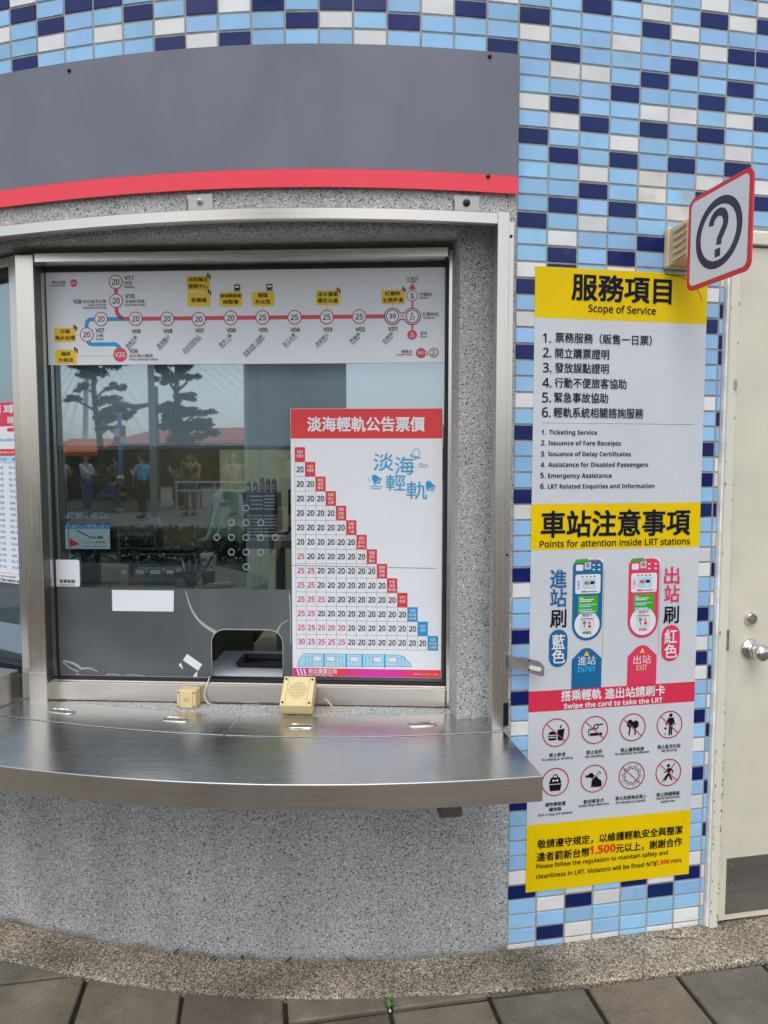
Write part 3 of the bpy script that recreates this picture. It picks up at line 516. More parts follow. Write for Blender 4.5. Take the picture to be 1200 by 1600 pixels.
# ================================================================ the ground
def ground():
    mb = MB(); mb.add([(-400, -400, -1.66), (400, -400, -1.66), (400, 60, -1.66), (-400, 60, -1.66)], [(0, 1, 2, 3)])
    tag(mb.build('ground', 'plaza'), kind='structure')
    # square pavers laid on a grid turned against the booth
    mb = MB(); e = Vector((math.cos(R(9.7)), math.sin(R(9.7)), 0)); f = Vector((-math.sin(R(9.7)), math.cos(R(9.7)), 0)); o = Vector((0.02, 1.985, 0)); P = 0.305
    rnd = random.Random(3)
    fixed = {(0, 0): 0, (-1, 0): 0, (-1, -1): 1, (-2, 0): 1, (-3, 0): 0, (-4, -1): 2, (-4, 0): 0, (0, -1): 0, (1, -1): 2, (2, -1): 0, (3, -1): 2, (1, 0): 1, (0, 0): 0, (-3, -1): 2, (-2, -1): 1}
    for i in range(-22, 23):
        for j in range(-30, 3):
            c = o + e * (i * P) + f * (j * P); g = 0.0075; h = rnd.uniform(-0.002, 0.002); ch = 0.006
            q = []
            jit = [rnd.uniform(-0.0025, 0.0025) for _ in range(8)]; tl = [rnd.uniform(-0.0015, 0.0015) for _ in range(4)]
            for k, (a, b) in enumerate(((0, 0), (1, 0), (1, 1), (0, 1))):
                q.append(c + e * (g + a * (P - 2 * g) + jit[k]) + f * (g + b * (P - 2 * g) + jit[k + 4]))
            cc = (q[0] + q[1] + q[2] + q[3]) / 4
            lo = [p.copy() for p in q]; md = [p.copy() for p in q]; hi = [p + (cc - p).normalized() * ch for p in q]
            for k in range(4): lo[k].z = -1.65; md[k].z = -1.616 + h + tl[k]; hi[k].z = -1.611 + h + tl[k]
            mi = fixed.get((i, j), rnd.choice((0, 1, 2)))
            mb.add(lo + md + hi, [(8, 9, 10, 11)] + [(k, (k + 1) % 4, 4 + (k + 1) % 4, 4 + k) for k in range(4)] + [(4 + k, 4 + (k + 1) % 4, 8 + (k + 1) % 4, 8 + k) for k in range(4)], mi)
    tag(mb.build('paving', ['paver_a', 'paver_b', 'paver_c'], fix=False), kind='structure')
    mb = MB(); mb.add([(-7.2, -7.5, -1.625), (7.2, -7.5, -1.625), (7.2, 4.2, -1.625), (-7.2, 4.2, -1.625)], [(0, 1, 2, 3)])
    tag(mb.build('paving_bed', 'joint_soil'), kind='structure')
    mb = MB(); n = 230; k = 7; rk = random.Random(8); ph = [rk.uniform(0, 6.28) for _ in range(4)]
    for i in range(n + 1):
        s = -3.3 + 6.9 * i / n; w = .149 + .033 * min(max((s + .35) / .65, 0), 1) + .0016 * math.sin(s * 31 + ph[0]) + .001 * math.sin(s * 77 + ph[1])
        mb.v += [Wp(s, z, o) for o, z in [(-.3, -1.66), (w, -1.66), (w, -1.609), (w - .01, -1.6045), (.05, -1.602), (.004, -1.599), (-.3, -1.597)]]
    for i in range(n):
        for j in range(k): mb.f.append((i * k + j, i * k + (j + 1) % k, (i + 1) * k + (j + 1) % k, (i + 1) * k + j)); mb.m.append(0)
    tag(mb.build('kerb', 'kerb_pebble'), kind='structure')
ground()

# ================================================================ the ticket booth
COLS = {}
def col(k, r0, s):
    for i, ch in enumerate(s): COLS[(k, r0 + i)] = ch
col(0, -1, "LNWLLLWLNLLLLNLLWNLWLNLLWLNLLLNWLLLNWLLNLLLNLWLLLLNLLLLWNLLLW")
col(1, -1, "LLLNWLNWLNLLNLWN"); col(1, 55, "LWLNL")
col(2, -1, "NLLLWLLNLLWNLWLL"); col(2, 55, "WNLWW")
col(3, -2, "NLLWLLNLLWNLLNLLN"); col(3, 55, "LWLLW")
col(4, -2, "LWNLLNLWNLLWWLLNL"); col(4, 55, "NLLLL")
col(5, -2, "LLWLNLLWLLNLLWL"); col(5, 55, "WNLLW")
col(6, -2, "WNLWLLNLNLLWN"); col(6, 15, "LWLNLLLLWLLNLNLNLLWWLLNLWNWLLNLWLNLWLLLWNLLWW")
col(7, -3, "NLWLNLNLWLWN"); col(7, 15, "WLNLNNLLLNLLWWLNLWLNLWLNLLNLWLNLWLNLLNLLWLWLL")
col(8, -3, "LWNLNLLLNWLLWNL")
col(-1, -1, "WLLN"); col(-2, 0, "NLL"); col(-3, 0, "WLL"); col(-4, 0, "LNL"); col(-5, 0, "NLW"); col(-6, 0, "NWL"); col(-7, 0, "LNL"); col(-8, 0, "NLL"); col(-9, 0, "WLN"); col(-10, 0, "NLW")
col(-11, -1, "WLWN"); col(-12, -1, "LNLL"); col(-13, -1, "NLWL"); col(-14, -1, "NLLL"); col(-15, -2, "LLNWL"); col(-16, -2, "WNLLN"); col(-17, -2, "NLWLL")
for q, ch in {(8, 6): 'S', (4, 9): 'T', (4, 10): 'T', (5, 10): 'S', (5, 11): 'T', (2, 1): 'S'}.items(): COLS[q] = ch
Z0 = 1.3676
def tile(mb, s0, s1, z0, z1, mi, rnd):
    g = 0.0026; s0 += g; s1 -= g; z0 += g; z1 -= g
    if s1 - s0 < .006 or z1 - z0 < .006: return
    e = 0.0014; b = -0.0025; j = [rnd.uniform(-.0006, .0006) for _ in range(4)]
    vs = [Wp(s0, z0, b), Wp(s1, z0, b), Wp(s1, z1, b), Wp(s0, z1, b), Wp(s0 + e, z0 + e, .0006 + j[0]), Wp(s1 - e, z0 + e, .0006 + j[1]), Wp(s1 - e, z1 - e, .0006 + j[2]), Wp(s0 + e, z1 - e, .0006 + j[3])]
    mb.add(vs, [(4, 5, 6, 7), (0, 1, 5, 4), (1, 2, 6, 5), (2, 3, 7, 6), (3, 0, 4, 7)], mi)
def booth():
    t = thing('ticket_booth', 'round ticket booth clad in blue and white tiles above a grey pebble base', 'ticket booth', Wp(-.6, -1.6, -.5))
    mb = MB(); rnd = random.Random(11); MI = {'L': 0, 'N': 1, 'W': 2, 'S': 4, 'T': 5}
    for k in range(-33, 34):
        for r in range(-21, 60):
            ch = COLS.get((k, r)) or rnd.choices('LNW', (62, 20, 18))[0]
            s0, s1, z1 = k * .1, k * .1 + .1, Z0 - r * .05; z0 = z1 - .05
            if k < 0:
                if r > 8: continue
            else:
                z0 = max(z0, -1.604)
                if 7 <= k <= 16 and z1 < .77:
                    if k == 7: s1 = .7175
                    else: continue
                if k == 17 and z1 < .77: s0 = 1.716
            tile(mb, s0, s1, z0, z1, MI[ch], rnd)
    mb.mi = 3
    wslab(mb, 0.0, .7185, -1.62, 2.42, -.1, -.002); wslab(mb, .7185, 1.71, .755, 2.42, -.1, -.002); wslab(mb, 1.71, 3.4, -1.62, 2.42, -.1, -.002); wslab(mb, -3.35, 0, .95, 2.42, -.1, -.002)
    mb.build('tiled_wall', ['tile_light', 'tile_navy', 'tile_white', 'grout', 'tile_light_stained', 'tile_white_stained'], t, fix=False)
    # washed pebble render: base, strip beside the shutter guide, header
    mb = MB(); wslab(mb, -3.35, -.0015, -1.62, -.87, -.12, .004); wslab(mb, -.046, -.0015, -.87, .742, -.12, .004); wslab(mb, -3.35, -.0015, .742, .948, -.08, .004)
    mb.build('pebble_wall', 'washed_pebble', t)
    mb = MB(); wsweep(mb, [(-.5, .717), (-.112, .717), (-.097, .721), (-.088, .73), (-.085, .745), (-.085, .93), (-.5, .93)], -3.35, -.157)
    wsweep(mb, [(-.5, -.87), (-.085, -.87), (-.085, .93), (-.5, .93)], -.156, -.02)
    wslab(mb, -3.35, -.157, -.95, -.847, -.5, -.02)
    mb.build('window_recess', 'washed_pebble', t)
    # shutter guide and head rail of stainless steel
    mb = MB(); wsweep(mb, [(.024, .711), (.033, .711), (.036, .714), (.036, .744), (.033, .747), (.0, .747), (.0, .744), (.024, .744)], -3.35, -.0715, .03)
    mb.build('shutter_rail', 'steel_h', t, bevel=0)
    mb = MB(); wslab(mb, -.071, -.034, -.8445, .7475, .012, .0365, .01); wslab(mb, -.0335, -.0105, -.835, .728, -.02, .012, .01)
    g = mb.build('shutter_guide', 'steel_v', t, bevel=.0015)
    mb = MB(); wslab(mb, -.0325, -.009, -.84, -.765, -.0195, .0128, .01); wslab(mb, -.0345, -.0335, -.84, .73, 0, .034, .01)
    mb.build('channel_slot', 'dark_hole', g)
    for z in (.686, -.29):
        mb = MB(); mb.lathe([(.0045, 0), (.0045, .003), (.002, .005)], Wp(-.021, z, .012), Wp(-.02, 0, 1) - Wp(-.02, 0, 0), 10); mb.build('bolt', 'black_metal', g)
    # ---- main window
    w = bpy.data.objects.new('window', None); C.objects.link(w); w.parent = t; w.location = Pp(-.49, -.85, 0) + Vector((0, 0, EZ)) - t.location
    mb = MB(); pbox(mb, Pp, -1.172, .2145, .6645, .6945, -.05, .07); mb.build('window_frame', 'steel_lit', w, bevel=.002)
    mb = MB(); pbox(mb, Pp, .215, .2325, -.842, .7, -.002, .07); mb.build('window_frame', 'steel_v', w, bevel=.002)
    mb = MB(); pbox(mb, Pp, -1.197, .2145, -.8425, -.778, -.004, .06); pbox(mb, Pp, -1.197, .2145, -.7785, -.7745, .012, .06); mb.build('window_sill', 'steel_h', w, bevel=.002)
    for (u0, u1, z0, z1, d) in [(-1.2, -1.1955, -.842, -.778, -.0065), (.2105, .2148, -.842, -.785, -.0065), (.2085, .2145, .667, .692, -.0512), (-1.172, -1.167, .667, .692, -.0512), (-1.16, -1.13, -.8425, -.839, -.006), (-.44, -.2, -.8425, -.838, -.006), (-.6, -.5, -.8425, -.8385, -.006)]:
        mb = MB(); pbox(mb, Pp, u0, u1, z0, z1, d, d + .003); mb.build('rust_stain', 'rust', w)
    mb = MB()
    pbox(mb, Pp, -1.19, .2145, .652, .671, .018, .06); pbox(mb, Pp, .203, .2145, -.774, .652, .018, .06); pbox(mb, Pp, -1.1975, -1.178, -.774, .652, -.012, .06); pbox(mb, Pp, -1.178, -1.171, -.774, .652, .022, .06)
    pbox(mb, Pp, -1.178, .203, -.774, -.766, .02, .06)
    mb.build('gasket', 'gasket', w, bevel=.0015)
    # glass with the pay opening cut in it, leaning out a few millimetres at the top
    def G(u, z, d): return Pp(u, z, d - .005 * z)
    mb = MB(); o = [(-.6145, -.762), (-.6145, -.64)]
    for k in range(1, 7): a = R(180 - 15 * k); o.append((-.6145 + .05 + .05 * math.cos(a), -.64 + .05 * math.sin(a)))
    for k in range(0, 7): a = R(90 - 15 * k); o.append((-.3585 - .05 + .05 * math.cos(a), -.64 + .05 * math.sin(a)))
    o += [(-.3585, -.762)]
    poly = [(-1.175, -.768), (-.6145, -.768)] + o[1:-1] + [(-.3585, -.768), (.206, -.768), (.206, .66), (-1.175, .66)]
    tr = tessellate_polygon([[Vector((p[0], p[1], 0)) for p in poly]])
    mb.add([G(p[0], p[1], .034) for p in poly], [tuple(q) for q in tr])
    mb.build('pane', 'window_glass', w, fix=False)
    mb = MB(); mb.tube([G(p[0], p[1], .033) for p in o], .0022, 6); mb.build('opening_edge', 'acrylic', w, smooth=True)
    for u, z in [(-.4835, -.16), (-.536, -.2115), (-.484, -.2115), (-.432, -.2115), (-.589, -.2635), (-.537, -.2635), (-.485, -.2635), (-.433, -.2635), (-.381, -.2625), (-.5377, -.315), (-.4855, -.315), (-.4335, -.315), (-.4862, -.3666)]:
        mb = MB(); mb.tube([G(u + .0105 * math.cos(a * math.pi / 9), z + .0105 * math.sin(a * math.pi / 9), .0335) for a in range(19)], .0013, 6); mb.build('speaking_hole', 'silicone', w, smooth=True)
    mb = MB()
    pl = [(-1.175, -.768), (-.6145, -.768)] + o[1:-1] + [(-.3585, -.768), (.206, -.768), (.206, -.4465), (-1.175, -.4465)]
    mb.prism(pl, lambda u, z, d: G(u, z, d), .0328, .0336); mb.build('privacy_film', 'film_grey', w)
    mb = MB()       # scratches and silicone smears on the film's edge
    def arc(p0, p1, bend, w0, w1):
        P = []
        for k in range(13):
            q = k / 12; x = p0[0] + (p1[0] - p0[0]) * q; z = p0[1] + (p1[1] - p0[1]) * q; P.append((x + bend[0] * math.sin(math.pi * q), z + bend[1] * math.sin(math.pi * q)))
        for k in range(12):
            a, b = P[k], P[k + 1]; wd = [(w0 + (w1 - w0) * (k + j) / 12) / 2 for j in (0, 1)]; dx, dz = b[0] - a[0], b[1] - a[1]; h = math.hypot(dx, dz)
            nx, nz = -dz / h, dx / h
            mb.add([G(a[0] + nx * wd[0], a[1] + nz * wd[0], .0325), G(a[0] - nx * wd[0], a[1] - nz * wd[0], .0325), G(b[0] - nx * wd[1], b[1] - nz * wd[1], .0325), G(b[0] + nx * wd[1], b[1] + nz * wd[1], .0325)], [(0, 1, 2, 3)])
    arc((-.703, -.455), (-.598, -.602), (-.018, -.018), .003, .013); mb.build('silicone_smear', 'silicone', w, fix=False); mb.v, mb.f, mb.m = [], [], []
    arc((-.336, -.553), (-.378, -.598), (-.008, .004), .0015, .006); mb.build('silicone_smear', 'silicone', w, fix=False); mb.v, mb.f, mb.m = [], [], []
    arc((-.334, -.46), (-.331, -.64), (.002, 0), .004, .002); mb.build('silicone_smear', 'silicone', w, fix=False); mb.v, mb.f, mb.m = [], [], []
    arc((-1.155, -.713), (-1.09, -.742), (.006, .004), .006, .01); mb.build('silicone_smear', 'silicone', w, fix=False); mb.v, mb.f, mb.m = [], [], []
    arc((-1.158, -.716), (-1.1, -.752), (-.004, -.004), .004, .005); mb.build('silicone_smear', 'silicone', w, fix=False); mb.v, mb.f, mb.m = [], [], []
    arc((-1.09, -.742), (-1.03, -.752), (.0, .008), .008, .003); mb.build('silicone_smear', 'silicone', w, fix=False); mb.v, mb.f, mb.m = [], [], []
    arc((-1.11, -.758), (-1.07, -.766), (0, -.004), .005, .004); mb.build('silicone_smear', 'silicone', w, fix=False); mb.v, mb.f, mb.m = [], [], []
    arc((-1.0, -.76), (-.94, -.766), (0, .004), .004, .003); mb.build('silicone_smear', 'silicone', w, fix=False); mb.v, mb.f, mb.m = [], [], []
    arc((-.93, -.76), (-.85, -.766), (0, .003), .002, .004); mb.build('silicone_smear', 'silicone', w, fix=False); mb.v, mb.f, mb.m = [], [], []
    arc((-1.165, -.764), (-.63, -.765), (0, 0.0), .002, .003); mb.build('silicone_smear', 'silicone', w, fix=False); mb.v, mb.f, mb.m = [], [], []
    # ---- corner post between the two windows
    mb = MB(); pf = [(-1.173, -.05), (-1.2335, -.05), (-1.271, -.028), (-1.271, .07), (-1.173, .07)]
    mb.prism(pf, lambda a, b, c: Pp(a, c, b), -.846, .69)
    pst = mb.build('window_post', 'steel_v', t, bevel=.0015)
    mb = MB(); pbox(mb, Pp, -1.1728, -1.1712, -.77, .655, -.044, -.004); mb.build('post_reflection', 'steel_shaded', pst)  # thin added plate imitates the dark reflection on the post's side
    mb = MB(); pf2 = [(-1.1715, -.0516), (-1.2341, -.0516), (-1.2722, -.0290), (-1.2722, .06), (-1.1715, .06)]
    mb.prism(pf2, lambda a, b, c: Pp(a, c, b), -.846, -.73); mb.build('post_sleeve', 'steel_v', pst, bevel=.001)
    # ---- the next window round the corner
    w2 = bpy.data.objects.new('window', None); C.objects.link(w2); w2.parent = t; w2.location = Lp(-.7, -.85, 0) + Vector((0, 0, EZ)) - t.location
    w2['label'] = 'neighbouring window left of the steel post with a red headed timetable in it'
    mb = MB(); pbox(mb, Lp, -1.4, 0, .6715, .7025, 0, .07); mb.build('window_frame', 'steel_h', w2)
    mb = MB(); pbox(mb, Lp, -1.4, 0, -.842, -.765, .0, .06); mb.build('window_sill', 'steel_h', w2, bevel=.002)
    mb = MB(); pbox(mb, Lp, -1.4, 0, .64, .671, .018, .06); pbox(mb, Lp, -1.4, 0, -.7645, -.735, .012, .06); pbox(mb, Lp, -.03, 0, -.735, .64, .012, .06); mb.build('gasket', 'gasket', w2, bevel=.002)
    mb = MB(); mb.add([Lp(-1.4, -.735, .034), Lp(-.03, -.735, .034), Lp(-.03, .64, .03), Lp(-1.4, .64, .03)], [(0, 1, 2, 3)]); mb.build('pane', 'window_glass', w2, fix=False)
    # ---- the room behind
    mb = MB()
    def wallq(a, b, z0, z1, mi=None): mb.add([(a[0], a[1], z0), (b[0], b[1], z0), (b[0], b[1], z1), (a[0], a[1], z1)], [(0, 1, 2, 3)], mi)
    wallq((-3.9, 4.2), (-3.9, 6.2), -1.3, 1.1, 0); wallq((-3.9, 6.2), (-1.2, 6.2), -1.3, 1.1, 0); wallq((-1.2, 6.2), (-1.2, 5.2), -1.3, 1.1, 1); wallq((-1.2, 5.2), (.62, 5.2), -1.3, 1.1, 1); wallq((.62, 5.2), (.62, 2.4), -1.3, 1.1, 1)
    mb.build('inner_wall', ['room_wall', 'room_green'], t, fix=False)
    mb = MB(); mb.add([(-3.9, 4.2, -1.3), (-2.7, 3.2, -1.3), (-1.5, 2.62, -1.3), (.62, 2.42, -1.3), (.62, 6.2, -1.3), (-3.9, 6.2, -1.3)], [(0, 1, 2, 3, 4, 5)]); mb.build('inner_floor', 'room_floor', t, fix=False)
    mb = MB(); mb.add([(-3.9, 4.2, .93), (-2.7, 3.2, .93), (-1.5, 2.62, .93), (.62, 2.42, .93), (.62, 6.2, .93), (-3.9, 6.2, .93)], [(0, 1, 2, 3, 4, 5)]); mb.v.clear(); mb.f.clear(); mb.m.clear()
    for q in ([(-3.9, 4.2), (-2.7, 3.2), (-1.5, 2.62), (.62, 2.42), (.62, 3.1), (-3.9, 3.1 + 1.1)], [(-3.9, 4.2), (-2.3, 3.76), (-2.3, 6.2), (-3.9, 6.2)]): mb.add([(a, b, .93 + .003 * len(mb.v)) for a, b in q], [tuple(range(len(q)))])
    mb.build('open_ceiling', 'room_wall', t, fix=False)  # opening above the room, through the roof too, made up to let sky light in
    mb = MB(); wslab(mb, -3.35, 3.4, 2.42, 2.5, -.6, .05, .1); mb.build('roof', 'grout', t)
    # ---- door with frame
    mb = MB(); wslab(mb, .726, .7575, -1.603, .745, -.08, .022, .02); wslab(mb, 1.672, 1.707, -1.603, .745, -.08, .022, .02); wslab(mb, .758, 1.6715, .705, .745, -.08, .022, .1)
    fr = mb.build('door_frame', 'cream_paint', t, bevel=.003)
    mb = MB(); rnd = random.Random(5)
    for _ in range(60):
        z = rnd.choice([rnd.uniform(-1.55, .6), rnd.uniform(-1.6, -1.0)]); s = rnd.choice([.7555, .754, .7272]) + rnd.uniform(-.002, .001); h = rnd.uniform(.002, .012)
        mb = MB(); wslab(mb, s, s + rnd.uniform(.001, .0035), z, z + h, .0222, .0226, .01); mb.build('paint_chip', 'paint_chip', fr)
    mb = MB(); wslab(mb, .7178, .7255, -1.6, .75, -.05, .014, .01); wslab(mb, .7255, 1.7, .7455, .755, -.05, .004, .05); mb.build('caulk', 'caulk', t)
    mb = MB(); wslab(mb, .763, 1.666, -1.59, .7, -.05, .008, .05); dr = mb.build('door', 'cream_door', t, bevel=.003)
    mb = MB(); wslab(mb, .757, .7625, -1.6, .71, -.06, -.03); mb.build('door_gap', 'dark_hole', dr)
    mb = MB(); wslab(mb, .793, 1.64, -1.567, -1.366, .0082, .0098, .05); kp = mb.build('kick_plate', 'kick_steel', dr)
    on = Wp(.86, 0, 1) - Wp(.86, 0, 0)
    for z in (-1.395, -1.46, -1.535): mb = MB(); mb.lathe([(.004, 0), (.004, .001), (.001, .0016)], Wp(.812, z, .0098), on, 10); mb.build('screw', 'steel_dull', kp)
    mb = MB(); mb.lathe([(.036, 0), (.036, .004), (.031, .009), (.016, .011), (.0135, .03), (.016, .034), (.025, .041), (.0285, .052), (.028, .064), (.022, .073), (.011, .077), (.001, .0775)], Wp(.853, -.632, .008), on, 28)
    mb.build('knob', 'chrome', dr, smooth=True)
    mb = MB(); mb.lathe([(.0225, 0), (.0225, .004), (.019, .013), (.0175, .0145), (.001, .0147)], Wp(.848, -.527, .008), on, 24); db = mb.build('deadbolt', 'chrome', dr)
    mb = MB(); mb.lathe([(.0095, .0148), (.0095, .016), (.001, .0162)], Wp(.848, -.527, .008), on, 16); mb.lathe([(.003, .0163), (.001, .0166)], Wp(.848, -.527, .008), on, 8); mb.build('key_cylinder', 'steel_dull', db)
    mb = MB(); wslab(mb, .752, .7615, -.63, -.56, .0, .023, .005); mb.build('strike_plate', 'steel_dull', fr)
    mb = MB(); wslab(mb, .758, .764, -.7, -.49, -.02, .006, .005); mb.build('latch_gap', 'dark_hole', dr)
    mb = MB(); mb.disc = None
    pts = [Wp(.7515 + .007 * math.cos(a * .35), .252 + .02 * math.sin(a * .35), .0224) for a in range(18)]
    mb.add(pts, [tuple(range(18))]); mb.build('scuff_mark', 'steel_dull', fr, fix=False)
booth()

# ================================================================ steel counter
def counter():
    t = thing('service_counter', 'long curved brushed steel counter below the ticket window', 'counter', Wp(-.8, -.92, .1))
    mb = MB(); wsweep(mb, [(.0445, -.9), (.3615, -.9), (.3615, -.8474), (.3609, -.8468), (.0445, -.8468)], -3.3, -.0335, .03)
    mb.build('countertop', 'steel_deck', t, bevel=0)
    mb = MB(); wsweep(mb, [(.3, -.9185), (.3605, -.9185), (.3635, -.916), (.3635, -.8485), (.3617, -.8474), (.3617, -.9005), (.3, -.9005)], -3.3, -.033, .03)
    mb.build('front_edge', 'steel_h', t, bevel=0)
    for i, (a, b, sl) in enumerate([(-1.755, -.902, [(-1.575, -1.478), (-1.15, -1.058)]), (-.899, -.038, [(-.718, -.63), (-.327, -.234)])]):
        mb = MB(); wslab(mb, a, b, -.858, -.8448, -.135, .0405, .03); p = mb.build('counter_panel', 'steel_deck', t, bevel=.0015)
        for s0, s1 in sl:
            c = -.062 if i == 0 else -.046
            if i == 0 and s0 < -1.4: c = -.045
            path = []; r = .0165
            for k in range(9): an = R(-90 + 180 * k / 8); path.append(Wp(s1 - r + r * math.cos(an), -.844, c + r * math.sin(an)))
            for k in range(9): an = R(90 + 180 * k / 8); path.append(Wp(s0 + r + r * math.cos(an), -.844, c + r * math.sin(an)))
            path.append(path[0])
            mb = MB(); mb.tube(path, .0034, 6); sr = mb.build('slot_rim', 'chrome', p, smooth=True)
            mb = MB(); mb.add([q for q in path[:-1]], [tuple(range(18))]); mb.build('slot', 'kick_steel', p, fix=False)
    mb = MB()
    prof = [(.02, -1.0), (.05, -1.0), (.26, -.93), (.26, -.9185), (.02, -.9185)]
    wsweep(mb, [(.006, -1.042), (.18, -1.042), (.21, -1.022), (.21, -.9195), (.006, -.9185)], -.262, -.205, .01); mb.build('bracket', 'steel_shaded', t, bevel=.002)  # bracket takes the darkened steel to imitate the shade under the counter
    t = thing('raised_ledge', 'boxy raised steel ledge before the left neighbouring window', 'ledge', Wp(-2.4, -.85, .03))
    mb = MB(); wslab(mb, -3.2, -1.757, -.8448, -.735, -.1, .19, .03); mb.build('ledge_box', 'steel_deck', t, bevel=.003)
counter()

# ================================================================ fascia sign over the window
def fascia():
    t = thing('fascia_sign', 'blank curved grey sign board with a red bottom stripe above the window', 'sign', Wp(-1, .81, .02))
    mb = MB(); wslab(mb, -3.3, -.0045, .8615, 1.2145, .016, .020, .02); p = mb.build('sign_panel', 'fascia_grey', t)
    mb = MB(); wslab(mb, -3.3, -.0045, .8095, .861, .016, .0202, .02); mb.build('red_stripe', 'fascia_red', t)
    mb = MB(); wslab(mb, -3.25, -.02, .83, 1.19, .004, .012, .02); mb.build('backing_board', 'dark_plastic', t)
    for s, z in [(-1.372, 1.19), (-.097, 1.2), (-.098, .855), (-2.4, 1.19)]:
        mb = MB(); mb.lathe([(.0062, 0), (.006, .003), (.0035, .0055), (.0005, .006)], Wp(s, z, .0203), Wp(s, 0, 1) - Wp(s, 0, 0), 14); mb.build('screw', 'black_metal', t, smooth=True)
    for (s, z, lab) in [(-.962, .776, 'small bolted steel plate above the middle of the window under the red stripe'), (-.16, .776, 'small bolted steel plate above the upper right corner of the window')]:
        q = thing('fixing_plate', lab, 'bracket', Wp(s, z, .004), group='bolted steel plates under the red stripe')
        mb = MB(); wslab(mb, s - .0405, s + .0405, z - .026, z + .026, .004, .0075, .02); pl = mb.build('plate', 'steel_dull', q, bevel=.001)
        mb = MB(); wslab(mb, s - .041, s - .036, z - .02, z + .012, .0052, .008, .01); wslab(mb, s - .04, s + .044, z - .028, z - .024, .0052, .0078, .01); mb.build('rust_patch', 'rust', pl)
        n = Wp(s, 0, 1) - Wp(s, 0, 0)
        mb = MB(); mb.lathe([(.0115, 0), (.0115, .002), (.008, .0025), (.008, .008), (.0045, .009), (.0045, .013), (.001, .0135)], Wp(s, z + .003, .0075), n, 6 if s < -.5 else 14); mb.build('bolt', 'steel_dull' if s < -.5 else 'black_metal', q)
fascia()

